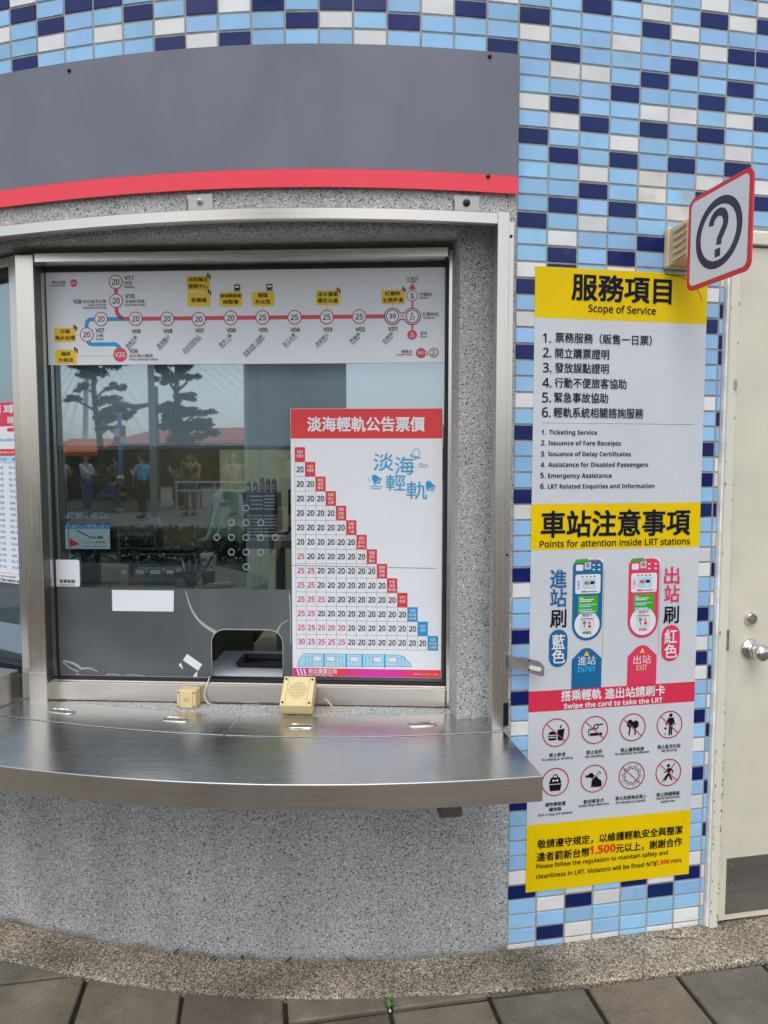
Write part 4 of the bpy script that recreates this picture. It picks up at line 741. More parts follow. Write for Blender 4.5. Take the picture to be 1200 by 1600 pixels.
# ================================================================ notice board on the tiles
def notice():
    t = thing('notice_board', 'tall yellow and white service notice stuck on the tiled wall beside the door', 'notice', Wp(.355, -1.408, .003))
    a0, a1 = .0615, .6525
    def pn(z0, z1, m):
        mb = MB(); wslab(mb, a0, a1, z0, z1, .0012, .0032, .03); return mb.build('panel', m, t)
    sg = {'yellow1': (.448, .604), 'y2': (-.2785, -.132), 'red': (-.803, -.7355), 'y3': (-1.4085, -1.181)}
    pn(.448, .604, 'yellow'); pn(-.132, .4478, 'sticker_paper'); pn(-.2785, -.1322, 'yellow'); pn(-.7355, -.2787, 'sticker_paper'); pn(-.804, -.7357, 'band_red'); pn(-1.1808, -.8042, 'sticker_paper'); pn(-1.4085, -1.181, 'yellow')
    fn = lambda a, b, o: Wp(a, b, o)
    S = Sheet(fn, .0033, 1); S.texts(NOTICE_TEXT, 4)
    S.line([(.5, .606 - .004), (.54, .596), (.58, .586), (.605, .57), (.625, .545), (.635, .52)], .0028, 'crease', 1); S.line([(.50, .5998), (.575, .5985)], .004, 'crease', 1)
    S.line([(.0935, .1235), (.62, .1237)], .0013, 'hairline')
    def pill(p, m):
        (x0, z0), (x1, z1) = p; w = (x1 - x0) / 2; S.rrect(x0, z1, x1, z0, w * .98, m, 1)
    pill(NOTICE_SHAPES['pillb'], 'blue'); pill(NOTICE_SHAPES['pillp'], 'pink')
    S.build('lettering', t)
    for x0, x1, zt, zb, m, tx in [(.2045, .3085, -.308, -.577, 'blue', '信用卡'), (.4, .509, -.3095, -.577, 'pink', '信用卡')]:
        S = Sheet(fn, .0033, 1); w = (x1 - x0) / 2; cx = (x0 + x1) / 2; p = []
        for k in range(13): a = R(180 + 15 * k); p.append((cx + w * math.cos(a), zb + w + w * math.sin(a)))
        p += [(x1, zt - .018), (x1 - .012, zt - .006), (x0 + .02, zt - .006), (x0, zt - .02)]
        S.rrect(x0 + .02, zt - .05, x1 + .004, zt, .014, 'paper_edge', 1); S.rrect(x0 + .02, zt - .05, x1 + .003, zt - .0008, .014, 'paper', 2)
        S.line([(x1 + .0045, zt - .03), (x1 + .0045, zt - .33)], .0012, 'hairline', 1)
        S.poly(p, m, 3)
        S.poly([(x0 + .002, zt - .014), (x0 + .012, zt - .003), (x0 + .052, zt - .001), (x0 + .052, zt - .0145)], 'green_print', 4)
        S.rect(x0 + .06, zt - .009, x1 - .02, zt - .004, 'line_red', 4)
        S.rrect(x0 + .01, zt - .04, x0 + .035, zt - .02, .004, 'paper', 4); S.rect(x0 + .04, zt - .036, x0 + .062, zt - .012, 'paper_edge', 4); S.disc(x0 + .051, zt - .023, .0055, 'ink', 5); S.disc(x0 + .051, zt - .023, .0028, 'paper_edge', 6)
        for q in ((x0 + .068, zt - .021), (x1 - .018, zt - .021), (x0 + .068, zt - .036), (x1 - .018, zt - .036)): S.rect(q[0], q[1] - .004, q[0] + .008, q[1] + .001, 'paper', 4)
        S.rrect(x0 + .009, zt - .115, x1 - .008, zt - .052, .007, 'paper', 4); S.rrect(x0 + .031, zt - .1, x1 - .026, zt - .066, .004, 'pale_cyan', 5)
        S.disc(x0 + .045, zt - .08, .0055, 'red', 6); S.disc(x0 + .052, zt - .08, .0055, 'orange_print', 7); S.rect(x0 + .06, zt - .084, x0 + .075, zt - .075, 'ink', 6); S.rect(x0 + .058, zt - .095, x0 + .07, zt - .09, 'paper', 6); S.rect(x0 + .03, zt - .111, x0 + .05, zt - .106, 'red', 5); S.rect(x0 + .053, zt - .11, x1 - .02, zt - .107, 'hairline', 5)
        for k, ch in enumerate('信用卡'): S.text(ch, m, x0 + .014, x0 + .024, zt - .076 - .011 * k, .0095, 0, 5)
        for k in range(4): S.rect(x0 + .03 + .014 * k, zt - .062, x0 + .036 + .014 * k, zt - .057, 'hairline', 5)
        S.rect(x0 + .019, zt - .182, x1 - .016, zt - .122, 'green_print', 4)
        for k, wd in enumerate((.012, .05, .042, 0, .06, .04, 0, .045, .058)):
            if wd: S.rect(x0 + .024, zt - .1305 - .0055 * k, x0 + .024 + wd, zt - .1275 - .0055 * k, 'paper' if k < 3 else 'pale_cyan', 5)
        cz = zb + w + .001; S.disc(cx, cz, w * .84, 'paper', 4, 36)
        S.text('悠遊卡', m, cx - .017, cx + .017, cz + .031, .0105, .5, 5); S.rect(cx - .022, cz + .0175, cx + .022, cz + .0205, 'hairline', 5)
        S.line([(cx - .022, cz + .014), (cx + .022, cz + .014), (cx + .022, cz - .016), (cx - .022, cz - .016), (cx - .022, cz + .0145)], .0012, 'hairline', 5)
        S.text('悠', 'ink', cx - .016, cx - .003, cz + .006, .011, .6, 6); S.text('卡', 'ink', cx - .014, cx - .005, cz - .007, .009, .6, 6); S.rect(cx + .004, cz - .011, cx + .014, cz - .001, 'red', 6); S.rect(cx + .004, cz + .002, cx + .012, cz + .009, 'line_red', 6)
        S.text('感應區', 'ink' if m == 'blue' else m, cx - .015, cx + .015, cz - .0265, .0095, .6, 5)
        S.build('gate_drawing', t)
    for (a, c, ap, b) in [(.2065, .3115, .2578, 'blue'), (.403, .5085, .4557, 'pink')]:
        S = Sheet(fn, .0033, 1); S.poly([(a, -.7357), (c, -.7357), (c, -.638), (ap + .018, -.606), (ap + .006, -.602), (ap - .006, -.602), (ap - .018, -.606), (a, -.638)], b, 1)
        S.poly([(ap - .0095, -.6275), (ap + .0095, -.6275), (ap, -.611)], 'map_yellow', 2); S.build('arrow_drawing', t)
    # eight ringed pictograms
    def picto(cx, cz, draw, slash=True):
        S = Sheet(fn, .0033, 1); S.ring(cx, cz, .0435, .0478, 'ring_red', 1)
        draw(S, lambda x, y: (cx + x * .048, cz + y * .048))
        if slash: a = R(137); S.line([(cx + .044 * math.cos(a), cz + .044 * math.sin(a)), (cx - .044 * math.cos(a), cz - .044 * math.sin(a))], .003, 'ring_red', 5)
        S.build('pictogram', t)
    K = 'ink2'
    def food(S, q):
        S.poly([q(.1, .2), q(.62, .25), q(.5, -.55), q(.14, -.55)], K, 2); S.poly([q(.28, .3), q(.38, .3), q(.4, .55), q(.3, .5)], K, 2)
        S.poly([q(-.55, -.12), q(-.5, .02), q(-.36, .1), q(-.12, .1), q(.02, .0), q(.04, -.12)], K, 2); S.poly([q(-.56, -.2), q(.04, -.2), q(.04, -.3), q(-.3, -.26), q(-.56, -.3)], K, 2); S.poly([q(-.56, -.36), q(.04, -.36), q(0, -.52), q(-.5, -.52)], K, 2)
    def smoke(S, q):
        S.poly([q(-.35, -.4), q(.55, -.4), q(.55, -.2), q(-.35, -.2)], K, 2); S.poly([q(-.46, -.4), q(-.4, -.4), q(-.4, -.2), q(-.46, -.2)], K, 2)
        S.line([q(-.45, -.15), q(-.44, .02), q(-.36, .08), q(.1, .08), q(.22, .14), q(.26, .3)], .0042, K, 2); S.line([q(-.08, .15), q(-.04, .32), q(.06, .38), q(.6, .38)], .0042, K, 3)
    def balloon(S, q):
        S.disc(*q(-.2, .28), .0135, K, 2, sx=.85); S.disc(*q(.22, .2), .0135, K, 2, sx=.85); S.line([q(-.22, .1), q(-.2, -.15), q(-.25, -.3), q(-.24, -.55)], .005, K, 2); S.line([q(.2, .0), q(.18, -.2), q(.22, -.3), q(.17, -.55)], .005, K, 2)
    def litter(S, q):
        S.disc(*q(.08, .68), .0062, K, 2); S.poly([q(-.1, .5), q(.3, .5), q(.42, .0), q(.32, -.03), q(.24, .2), q(.24, -.06), q(-.06, -.06), q(-.06, .2), q(-.24, -.02), q(-.32, .04)], K, 2)
        S.poly([q(-.04, -.08), q(.08, -.08), q(.06, -.75), q(-.06, -.75)], K, 2); S.poly([q(.1, -.08), q(.23, -.08), q(.2, -.75), q(.1, -.75)], K, 2); S.poly([q(-.4, -.2), q(-.22, -.16), q(-.22, -.3), q(-.38, -.34)], K, 2); S.poly([q(-.38, -.62), q(-.28, -.56), q(-.3, -.68), q(-.38, -.7)], K, 2)
    def petbag(S, q):
        S.poly([q(-.32, .32), q(.32, .32), q(.46, -.12), q(-.46, -.12)], K, 2); S.poly([q(-.46, -.18), q(.46, -.18), q(.36, -.62), q(-.36, -.62)], K, 2); S.ring(*q(0, .36), .006, .0095, K, 2)
        S.poly([q(-.2, .2), q(-.06, .14), q(.06, .14), q(.2, .2), q(.2, .02), q(.06, .08), q(-.06, .08), q(-.2, .02)], 'paper', 3)
    def dog(S, q):
        S.poly([q(-.62, .28), q(-.4, .3), q(-.3, .44), q(-.1, .4), q(.06, .22), q(-.1, .0), q(-.28, .1), q(-.6, .12)], K, 2); S.poly([q(-.14, -.08), q(.1, .14), q(.36, -.02), q(.58, -.2), q(.58, -.6), q(-.02, -.6), q(-.02, -.4), q(-.06, -.6), q(-.2, -.6)], K, 2)
        S.line([q(.16, .1), q(.46, .46)], .009, K, 2); S.line([q(.2, .15), q(.42, .41)], .004, 'paper', 3)
    def blast(S, q):
        for r, w in ((.62, .003), (.8, .0016)):
            P = []
            for k in range(20): a = 2 * math.pi * k / 20 + .2; rr = r if k % 2 else r * .76; P.append(q(rr * math.cos(a), rr * math.sin(a)))
            P.append(P[0]); S.line(P, w, K, 2)
    def walker(S, q):
        S.line([q(-.5, -.66), q(.5, .66)], .0028, K, 2); S.line([q(-.25, -.7), q(.62, .4)], .0028, 'map_yellow', 1)
        S.disc(*q(-.02, .5), .0056, K, 3); S.poly([q(-.06, .34), q(.2, .3), q(.36, .1), q(.34, -.06), q(.28, -.06), q(.26, .08), q(.16, .16), q(.12, -.12), q(.34, -.54), q(.22, -.58), q(.02, -.22), q(-.22, -.58), q(-.34, -.54), q(-.06, -.06), q(-.06, .12), q(-.2, .02), q(-.38, .0), q(-.38, .06), q(-.22, .1)], K, 3)
    D = [food, smoke, balloon, litter, petbag, dog, blast, walker]
    for (cx, cz), d in zip(NOTICE_SHAPES['circ'], D): picto(cx, cz, d, d not in (petbag, dog))
notice()

# ================================================================ projecting question mark sign
def question():
    t = thing('wall_bracket', 'cream louvred plastic box on the tiles carrying the question mark sign', 'bracket', Wp(.535, .62, 0))
    mb = MB(); wslab(mb, .4925, .588, .614, .742, 0, .026, .02); mb.build('base', 'bracket_plastic', t, bevel=.008, seg=3)
    mb = MB(); wslab(mb, .5, .582, .62, .737, .026, .13, .02); b = mb.build('housing', 'bracket_plastic', t, bevel=.005)
    for k in range(5):
        z = .725 - .022 * k; mb = MB(); fn = lambda o, zz, s: Wp(s, zz, o)
        mb.prism([(.045, z - .002), (.115, z - .002), (.11, z - .007), (.06, z - .012)], fn, .4915, .502); mb.build('louvre', 'bracket_plastic', t)
    t2 = thing('question_sign', 'square projecting sign with a dark question mark in a ring and red border', 'sign', (.97, 2.06, .5))
    P1 = Vector((.9183, 2.2, 0)); d = Vector((.0573, -.266, 0)).normalized(); nn = Vector((-d.y, d.x, 0)) * -1   # face towards the left
    nn = Vector((-.98, -.19, 0)).normalized(); zb, zt, W = .514, .786, .272
    def Q(a, b, o): v = P1 + d * a + nn * o; v.z = b; return v
    def rr(x0, y0, x1, y1, r):
        p = []
        for cx, cy, st in ((x1 - r, y1 - r, 0), (x0 + r, y1 - r, 90), (x0 + r, y0 + r, 180), (x1 - r, y0 + r, 270)):
            for k in range(9): a = R(st + 90 * k / 8); p.append((cx + r * math.cos(a), cy + r * math.sin(a)))
        return p
    mb = MB(); mb.prism(rr(0, zb, W, zt, .028), Q, -.005, 0); mb.build('board', 'sign_red', t2, bevel=.001)
    for sgn, base in ((1, .0003), (-1, -.0053)):
        S = Sheet(Q, base, sgn); m = .0135
        S.poly(rr(m, zb + m, W - m, zt - m, .018), 'sign_white', 1); cx, cz = W / 2 + .002, (zb + zt) / 2
        S.ring(cx, cz, .0765, .0985, 'sign_ink', 2, 56)
        # the question mark: stroke along a hook, then a dot
        P = [];
        for k in range(15): a = R(178 - 14.5 * k); P.append((cx + sgn * (.0 + .031 * math.cos(a)), cz + .026 + .031 * math.sin(a)))
        P += [(cx + sgn * .014, cz - .008), (cx + sgn * .006, cz - .018), (cx + sgn * .004, cz - .034)]
        S.line(P, .0222, 'sign_ink', 2); S.rect(cx - .0118, cz - .0665, cx + .0118, cz - .0435, 'sign_ink', 2)
        S.build('sign_face', t2)
question()

# ================================================================ hasp hanging open on the shutter guide
def hasp():
    t = thing('hasp', 'small galvanised hasp hanging open on the shutter guide before the notice', 'hasp', Wp(-.02, -.6, .02))
    mb = MB(); wslab(mb, -.031, -.018, -.65, -.605, .0125, .017, .01); mb.tube([Wp(-.017, -.648, .019), Wp(-.017, -.607, .019)], .0035, 8); h = mb.build('hinge', 'steel_dull', t)
    mb = MB(); po = [(-.014, -.611), (.004, -.611), (.01, -.614), (.02, -.614), (.026, -.611), (.076, -.624), (.089, -.638), (.089, -.668), (.08, -.671), (.03, -.657), (.012, -.651), (.006, -.648), (-.014, -.646)]
    mb.prism(po, lambda s, z, o: Wp(s, z, o + (s + .015) * .35), .021, .0232); p = mb.build('strap', 'steel_dull', t)
    mb = MB(); sl = []
    for k in range(9): a = R(-90 + 22.5 * k); sl.append((.074 + .007 * math.cos(a), -.6465 + .007 * math.sin(a) - .0015))
    for k in range(9): a = R(90 + 22.5 * k); sl.append((.052 + .007 * math.cos(a), -.6415 + .007 * math.sin(a) - .0015))
    mb.prism(sl, lambda s, z, o: Wp(s, z, o + (s + .015) * .35), .0233, .0236); mb.build('slot', 'rail_white', p)
    for s, z in ((.045, -.622), (.045, -.652)): mb = MB(); mb.lathe([(.003, 0), (.001, .0004)], Wp(s, z, .0236 + (s + .015) * .35), Wp(s, 0, 1) - Wp(s, 0, 0), 8); mb.build('screw_hole', 'dark_hole', p)
hasp()
# ================================================================ the route map and the fare poster on the glass
def G(u, z, d): return Pp(u, z, d - .005 * z)
def routemap():
    t = thing('route_map', 'wide white tram route map across the top of the ticket window', 'map', G(-.49, .336, .03))
    mb = MB(); mb.prism([(-1.177, .3375), (-1.17, .336), (.207, .336), (.207, .645), (.2, .651), (-1.174, .651), (-1.18, .645)], G, .0295, .032); mb.build('panel', 'paper', t)
    S = Sheet(G, .0293, -1); A, B = MAP_A, MAP_B
    lw = .0135; zl = .4912; xr = B['v01'][0][0]
    r0 = A['c20'][0][0]
    S.line([(r0, .616), (r0, .52)] + [(r0 + .032 - .032 * math.cos(R(a)), .5235 - .0322 * math.sin(R(a))) for a in range(15, 91, 15)] + [(-.86, zl), (xr, zl)], lw, 'line_red', 1)
    xb = A['c20'][3][0]; x26, z26 = A['v26'][0]
    S.line([(-.9, zl), (xb + .018, zl)] + [(xb + .018 - .018 * math.sin(R(a)), zl - .018 + .018 * math.cos(R(a))) for a in range(15, 91, 15)] + [(xb, .44), (xb, .424)] + [(xb + .018 - .018 * math.cos(R(a)), .424 - .018 * math.sin(R(a))) for a in range(15, 91, 15)] + [(x26 - .022, .406)] + [(x26 - .022 + .022 * math.sin(R(a)), .384 + .022 * math.cos(R(a))) for a in range(15, 91, 15)] + [(x26, .37)], lw, 'line_blue', 1)
    for (x, z), tx in [(c, '20') for c in A['c20']] + [(c, '25') for c in B['c25']]:
        S.disc(x, z, .0245, 'ring_red', 2); S.disc(x, z, .0212, 'paper', 3); S.text(tx, 'ink', x - .0125, x + .0125, z - .0002, .0185, .9, 4)
    S.disc(x26, z26, .0245, 'line_red', 2); S.text('V26', 'paper', x26 - .0185, x26 + .0185, z26, .0165, .8, 4); S.disc(*A['cur'][0], .013, 'line_red', 2)
    (x1, z1), (x2, z2) = B['v01'][0], B['r27'][0]
    S.rect(x1, z1 - .0125, x2, z1 + .0125, 'ink', 2); S.rect(x1, z1 - .0095, x2, z1 + .0095, 'paper', 4)
    S.line([(x2, .44), (x2, .585)], .006, 'line_red', 1)
    for x, z in ((x1, z1), (x2, z2)): S.disc(x, z, .0285, 'ink', 3); S.disc(x, z, .0255, 'paper', 5); S.disc(x, z, .0225, 'ring_red', 6); S.disc(x, z, .019, 'paper', 7)
    for k in (-.003, .003): S.line([(x1 + .028, z1 + k - .001), (x2 - .028, z1 + k + .001)], .003, 'line_red', 5)
    x, z = B['r26'][0]; S.disc(x, z, .019, 'line_red', 2); S.disc(x, z, .0165, 'paper', 3); x, z = B['r28'][0]; S.disc(x, z, .0165, 'line_red', 2)
    x, z = B['tri'][0]; S.poly([(x - .0135, z - .008), (x + .0135, z - .008), (x, z + .011)], 'line_red', 2)
    (x1, z1), (x2, z2) = B['tr']; S.rect(x1, z1 - .006, x2, z1 + .006, 'ink', 1); S.rect(x1, z1 - .0045, x2, z1 + .0045, 'paper', 3); S.disc(x1, z1, .0165, 'ink', 2); S.disc(x1, z1, .0148, 'line_red', 4); S.disc(x2, z2, .0165, 'ink', 2); S.disc(x2, z2, .0148, 'paper', 4); S.ring(x2, z2, .0105, .0128, 'ring_red', 5); S.line([(x1 + .017, z1), (x2 - .017, z1)], .004, 'line_red', 4)
    for L in (A['y'], B['y']):
        for k in range(0, len(L), 2): (a, b), (c, d) = L[k], L[k + 1]; S.rrect(a, d, c, b, .005, 'map_yellow', 2)
    ys = 'map_yellow'
    S.line([(-1.069, .4385), (-1.053, .4385)], .002, ys, 1); S.line([(-1.067, .366), (x26 - .02, .366)], .002, ys, 1); S.line([(-.6365, .6), (-.6365, .51)], .002, ys, 1); S.line([(-.5263, .535), (-.5263, .512)], .002, ys, 1)
    for x in (B['c25'][0][0], B['c25'][2][0], B['v01'][0][0]): S.line([(x, .538), (x, .514)], .002, ys, 1)
    for x, z in A['feet'] + B['feet']:
        for dx, dz in ((-.0035, .002), (.0035, -.003)): S.disc(x + dx, z + dz, .0052, 'ink', 5, 14, .55); S.disc(x + dx + .0005, z + dz - .008, .0025, 'ink', 5, 10, .8)
    for x, z in A['bus'] + B['bus']:
        S.rrect(x - .0105, z - .009, x + .0105, z + .011, .004, 'ink', 4); S.rect(x - .0075, z + .0, x + .0075, z + .0065, 'paper', 5); S.disc(x - .006, z - .005, .0016, 'paper', 5, 8); S.disc(x + .006, z - .005, .0016, 'paper', 5, 8); S.rect(x - .008, z - .0125, x - .004, z - .009, 'ink', 4); S.rect(x + .004, z - .0125, x + .008, z - .009, 'ink', 4)
    S.texts(MAP_TEXT, 8)
    for (cn, en), a, b, c, d in MAP_NAMES:
        L = math.hypot(c - a, d - b); an = math.atan2(d - b, c - a); S.text(cn, 'ink', a, a + L, b, .0125, 0, 8, rot=(a, b, an))
        L2 = L * (.8 if len(en) < 18 else 1.0); ox, oy = a + .0105 * math.sin(an), b - .0105 * math.cos(an); S.text(en, 'ink', ox, ox + L2, oy, 0, 0, 8, rot=(ox, oy, an))
    S.build('lettering', t)
routemap()

def farechart():
    t = thing('fare_poster', 'white fare table poster with red heading taped to the ticket window', 'poster', G(-.06, -.753, .03))
    x0, x1, zb, zt = -.3235, .198, -.7525, .183
    mb = MB(); mb.prism([(x0, zb), (x1, zb), (x1, zt), (x0, zt)], G, .0275, .031); mb.build('panel', 'paper', t)
    S = Sheet(G, .0273, -1); S.rect(x0 + .001, .081, x1 - .001, zt - .001, 'fare_red', 1)
    S.texts(FARE_TEXT, 4)
    cx, cz = FARE_A['cell0'][0]; ex, ez = FARE_B['last'][0]; cw = (ex - cx) / 14; chh = (cz - ez) / 14
    names = [('V01', '紅樹林'), ('V02', '竿蓁林'), ('V03', '淡金', '鄧公'), ('V04', '淡江', '大學'), ('V05', '淡金', '北新'), ('V06', '新市', '一路'), ('V07', '淡水行', '政中心'), ('V08', '濱海', '義山'), ('V09', '濱海', '沙崙'), ('V10', '淡海', '新市鎮'), ('V11', '崁頂'), ('V28', '台北海', '洋大學'), ('V27', '沙崙'), ('V26', '淡水漁', '人碼頭')]
    rows = ['', 'a', 'aa', 'aaa', 'aaaa', 'aaaaa', 'aaaaaa', 'raaaaaa', 'rraaaaaa', 'rraaaaaaa', 'pppaaaaaaa', 'ppaaaaaaaaa', 'pppqqaaaaaaa', 'tppppaaaaaaaa']
    hl = .0009
    for i in range(14):
        X, Z = cx + cw * i, cz - chh * i
        S.rect(X + .0003, Z - chh, X + cw, Z, 'fare_red' if i < 11 else 'fare_blue', 2, 1)
        ln = names[i]; hh = chh / 3.4
        for k, w in enumerate(ln):
            ww = cw * (.72 if len(w) == 3 and k else .55); S.text(w, 'paper', X + cw / 2 - ww / 2, X + cw / 2 + ww / 2, Z - chh * (.24 + .27 * k) - (.004 if len(ln) == 2 else 0), hh * .72, .5, 4)
        for j, ch in enumerate(rows[i]):
            x = cx + cw * j; num, c = {'a': ('20', 'ink2'), 'r': ('25', 'fare_num_red'), 'p': ('25', 'fare_pink'), 'q': ('20', 'fare_pink'), 't': ('30', 'fare_pink')}[ch]
            S.text(num, c, x + cw * .16, x + cw * .84, Z - chh / 2, chh * .38, .3, 4)
        S.line([(cx, Z), (X + cw, Z)], hl, 'hairline', 1)
        S.line([(X, Z), (X, cz - chh * 14)], hl, 'hairline', 1)
    S.line([(cx, cz - 14 * chh), (ex, cz - 14 * chh)], hl, 'hairline', 1); S.line([(ex, cz - 13 * chh), (ex, ez)], hl, 'hairline', 1)
    # small blue bells and waves round the line's name
    M = 'cyan'
    def bell(bx, bz, an, r, solid):
        q = lambda x, y: (bx + r * (x * math.cos(an) - y * math.sin(an)), bz + r * (x * math.sin(an) + y * math.cos(an)))
        P = [q(-1, -.7), q(-.75, -.3), q(-.6, .4), q(-.3, .85), q(.3, .85), q(.6, .4), q(.75, -.3), q(1, -.7)]
        if solid: S.poly(P, M, 3)
        else: S.line(P + [P[0]], .0018, M, 3)
        S.line([q(-1.1, -.85), q(0, -1.02), q(1.1, -.85)], .0022, M, 3); S.disc(*q(.1, -1.15), r * .2, M, 3, 10)
    bell(-.031, -.056, R(40), .0165, True); bell(.153, -.077, R(28), .0165, True); bell(.108, .032, R(-14), .0165, False)
    S.line([(.115, -.008), (.126, -.004), (.136, -.01), (.147, -.005)], .002, M, 3); S.line([(.118, -.016), (.128, -.013), (.138, -.018), (.149, -.013)], .002, M, 3); S.line([(-.05, -.083), (-.006, -.083)], .002, M, 3); S.line([(-.045, -.09), (-.012, -.09)], .002, M, 3); S.line([(-.057, -.05), (-.055, -.06), (-.05, -.067)], .0015, M, 3); S.line([(.172, -.085), (.17, -.097), (.16, -.102)], .0015, M, 3)
    # tram drawing
    (a, b), (c, d) = FARE_B['train']; H = b - d; Wd = c - a
    S.poly([(a, d), (c, d + H * .12), (c - Wd * .01, d + H * .3), (c - Wd * .07, b - H * .12), (c - Wd * .12, b), (a + Wd * .06, b), (a + Wd * .02, b - H * .4)], 'pale_cyan', 1)
    S.line([(a, d), (c, d + H * .12), (c - Wd * .01, d + H * .3), (c - Wd * .07, b - H * .12), (c - Wd * .12, b), (a + Wd * .06, b), (a + Wd * .02, b - H * .4), (a, d)], .0016, M, 2)
    for k in (.235, .43, .57, .765): S.rect(a + Wd * (k - .006), d, a + Wd * (k + .006), b, M, 3)
    for k in (.1, .37, .63, .91): S.line([(a + Wd * (k - .03), d + H * .1), (a + Wd * (k - .03), b - H * .2), (a + Wd * (k + .03), b - H * .2), (a + Wd * (k + .03), d + H * .1)], .0016, M, 3); S.line([(a + Wd * k, d + H * .1), (a + Wd * k, b - H * .2)], .0012, M, 3)
    for k in (.175, .295, .5, .7, .83): S.line([(a + Wd * (k - .036), d + H * .42), (a + Wd * (k - .036), b - H * .18), (a + Wd * (k + .036), b - H * .18), (a + Wd * (k + .036), d + H * .42), (a + Wd * (k - .036), d + H * .42)], .0014, M, 3); S.rect(a + Wd * (k - .034), d + H * .44, a + Wd * (k + .034), b - H * .2, 'paper', 2, 1)
    (a, b), (c, d) = FARE_B['bar']; b -= .002
    for k in range(24):
        q = k / 24; S.rect(x0 + .001 + (x1 - x0 - .002) * q, zb + .001, x0 + .001 + (x1 - x0 - .002) * (q + 1 / 24), b, 'grad' + str((0, 0, 1, 1, 2, 3, 3, 3, 2, 1, 1, 0, 0, 0, 0, 0, 0, 1, 1, 2, 2, 3, 3, 3)[k]), 1, 1)
    (a, b), (c, d) = FARE_B['slash']
    for k in range(3): w = (c - a) / 3; S.poly([(a + w * k, d + .001), (a + w * k + w * .45, d + .001), (a + w * k + w * 1.05, b), (a + w * k + w * .6, b)], 'paper', 3)
    S.text('中華民國一○七年十一月製作', 'paper', .1, .19, zb + .0135, .0045, 0, 3)
    S.build('lettering', t)
    mb = MB(); mb.prism([(x0 + .0, -.358), (x1 - .02, -.3645), (x1 - .02, -.3655), (x0, -.3592)], G, .0262, .0272); mb.build('tape_edge', 'hairline', t)
farechart()

def sheets():
    t = thing('service_sticker', 'small square white sticker low at the left edge of the glass', 'sticker', G(-1.13, -.443, .03))
    S = Sheet(G, .0318, -1); S.text('智慧客服', 'ink2', -1.159, -1.103, -.424, .0125, 1.2, 2); S.text('Customer Service', 'ink', -1.159, -1.104, -.437, 0, 0, 2)
    mb = MB(); mb.prism([(-1.172, -.443), (-1.09, -.443), (-1.0855, -.4385), (-1.0855, -.3515), (-1.09, -.347), (-1.172, -.347), (-1.1765, -.3515), (-1.1765, -.4385)], G, .032, .0332); mb.build('panel', 'paper', t); S.build('lettering', t)
    mb = MB(); mb.prism([(-.97, -.529), (-.7485, -.5288), (-.7455, -.4535), (-.9695, -.4535)], G, .0315, .0326)
    tag(mb.build('blank_paper', 'paper'), 'blank white strip of paper stuck on the lower glass', 'paper')
    mb = MB(); mb.prism([(-.703, -.681), (-.649, -.718), (-.664, -.741), (-.718, -.704)], G, .0318, .0325)
    tag(mb.build('tape_scrap', 'paper'), 'torn white rectangle of tape near the pay opening', 'tape')
    mb = MB(); mb.prism([(-.734, -.722), (-.726, -.713), (-.718, -.737)], G, .0318, .0325); mb.prism([(-.684, -.762), (-.667, -.742), (-.668, -.764)], G, .0318, .0325)
    tag(mb.build('tape_scrap', 'paper'), 'two tiny torn corners of tape below the white tape rectangle', 'tape')
    t = thing('timetable', 'timetable sheet with a red heading inside the left neighbouring window', 'timetable', Lp(-.3, -.44, .05))
    ZT = .212; x1 = -.032; x0 = -.45
    mb = MB(); mb.prism([(x0, -.44), (x1, -.44), (x1, ZT), (x0, ZT)], Lp, .026, .028); mb.build('panel', 'paper', t)
    S = Sheet(Lp, .0258, -1); S.rect(x0, .127, x1, ZT, 'band_red', 1); S.text('列車', 'paper', -.24, -.048, .188, .03, 1, 3); S.text('時刻', 'paper', -.115, -.042, .147, .028, 1, 3)
    S.rrect(-.12, .108, x1 - .002, .121, .004, 'band_red', 1); S.text('Kanding – Hongshulin', 'line_blue', -.43, -.085, .078, .014, .5, 3)
    S.rect(x0, .022, x1, .046, 'band_red', 1); S.text('班次資訊請依現場公告為準', 'paper', -.3, -.04, .034, .009, 0, 3); S.rect(x0, -.004, x1, .021, 'hairline', 1); S.rect(x0, -.0035, x1, .0205, 'pale_cyan', 2); S.text('平日　假日', 'ink', -.18, -.05, .009, .009, 0, 3)
    rnd = random.Random(4)
    for k in range(18):
        z = -.02 - .0212 * k
        for j in range(4):
            xa = -.42 + .1 * j; S.text(' '.join('%02d' % v for v in sorted(rnd.sample(range(60), rnd.choice((2, 3, 3))))), 'line_blue', xa, xa + .07, z, .0085, .6, 3)
    S.line([(x0, -.405), (x1, -.405)], .001, 'hairline', 1); S.text('請提前抵達車站候車', 'ink', -.3, -.1, -.417, .006, 0, 3); S.text('Please arrive at the station early', 'ink', -.3, -.06, -.43, 0, 0, 3)
    S.build('lettering', t)
    mb = MB(); mb.add([Lp(-1.4, -.735, .055), Lp(-.03, -.735, .055), Lp(-.03, .64, .055), Lp(-1.4, .64, .055)], [(0, 1, 2, 3)]); tag(mb.build('roller_blind', 'blind_dark', fix=False), 'pale blind drawn down behind the left neighbouring window', 'blind')
sheets()

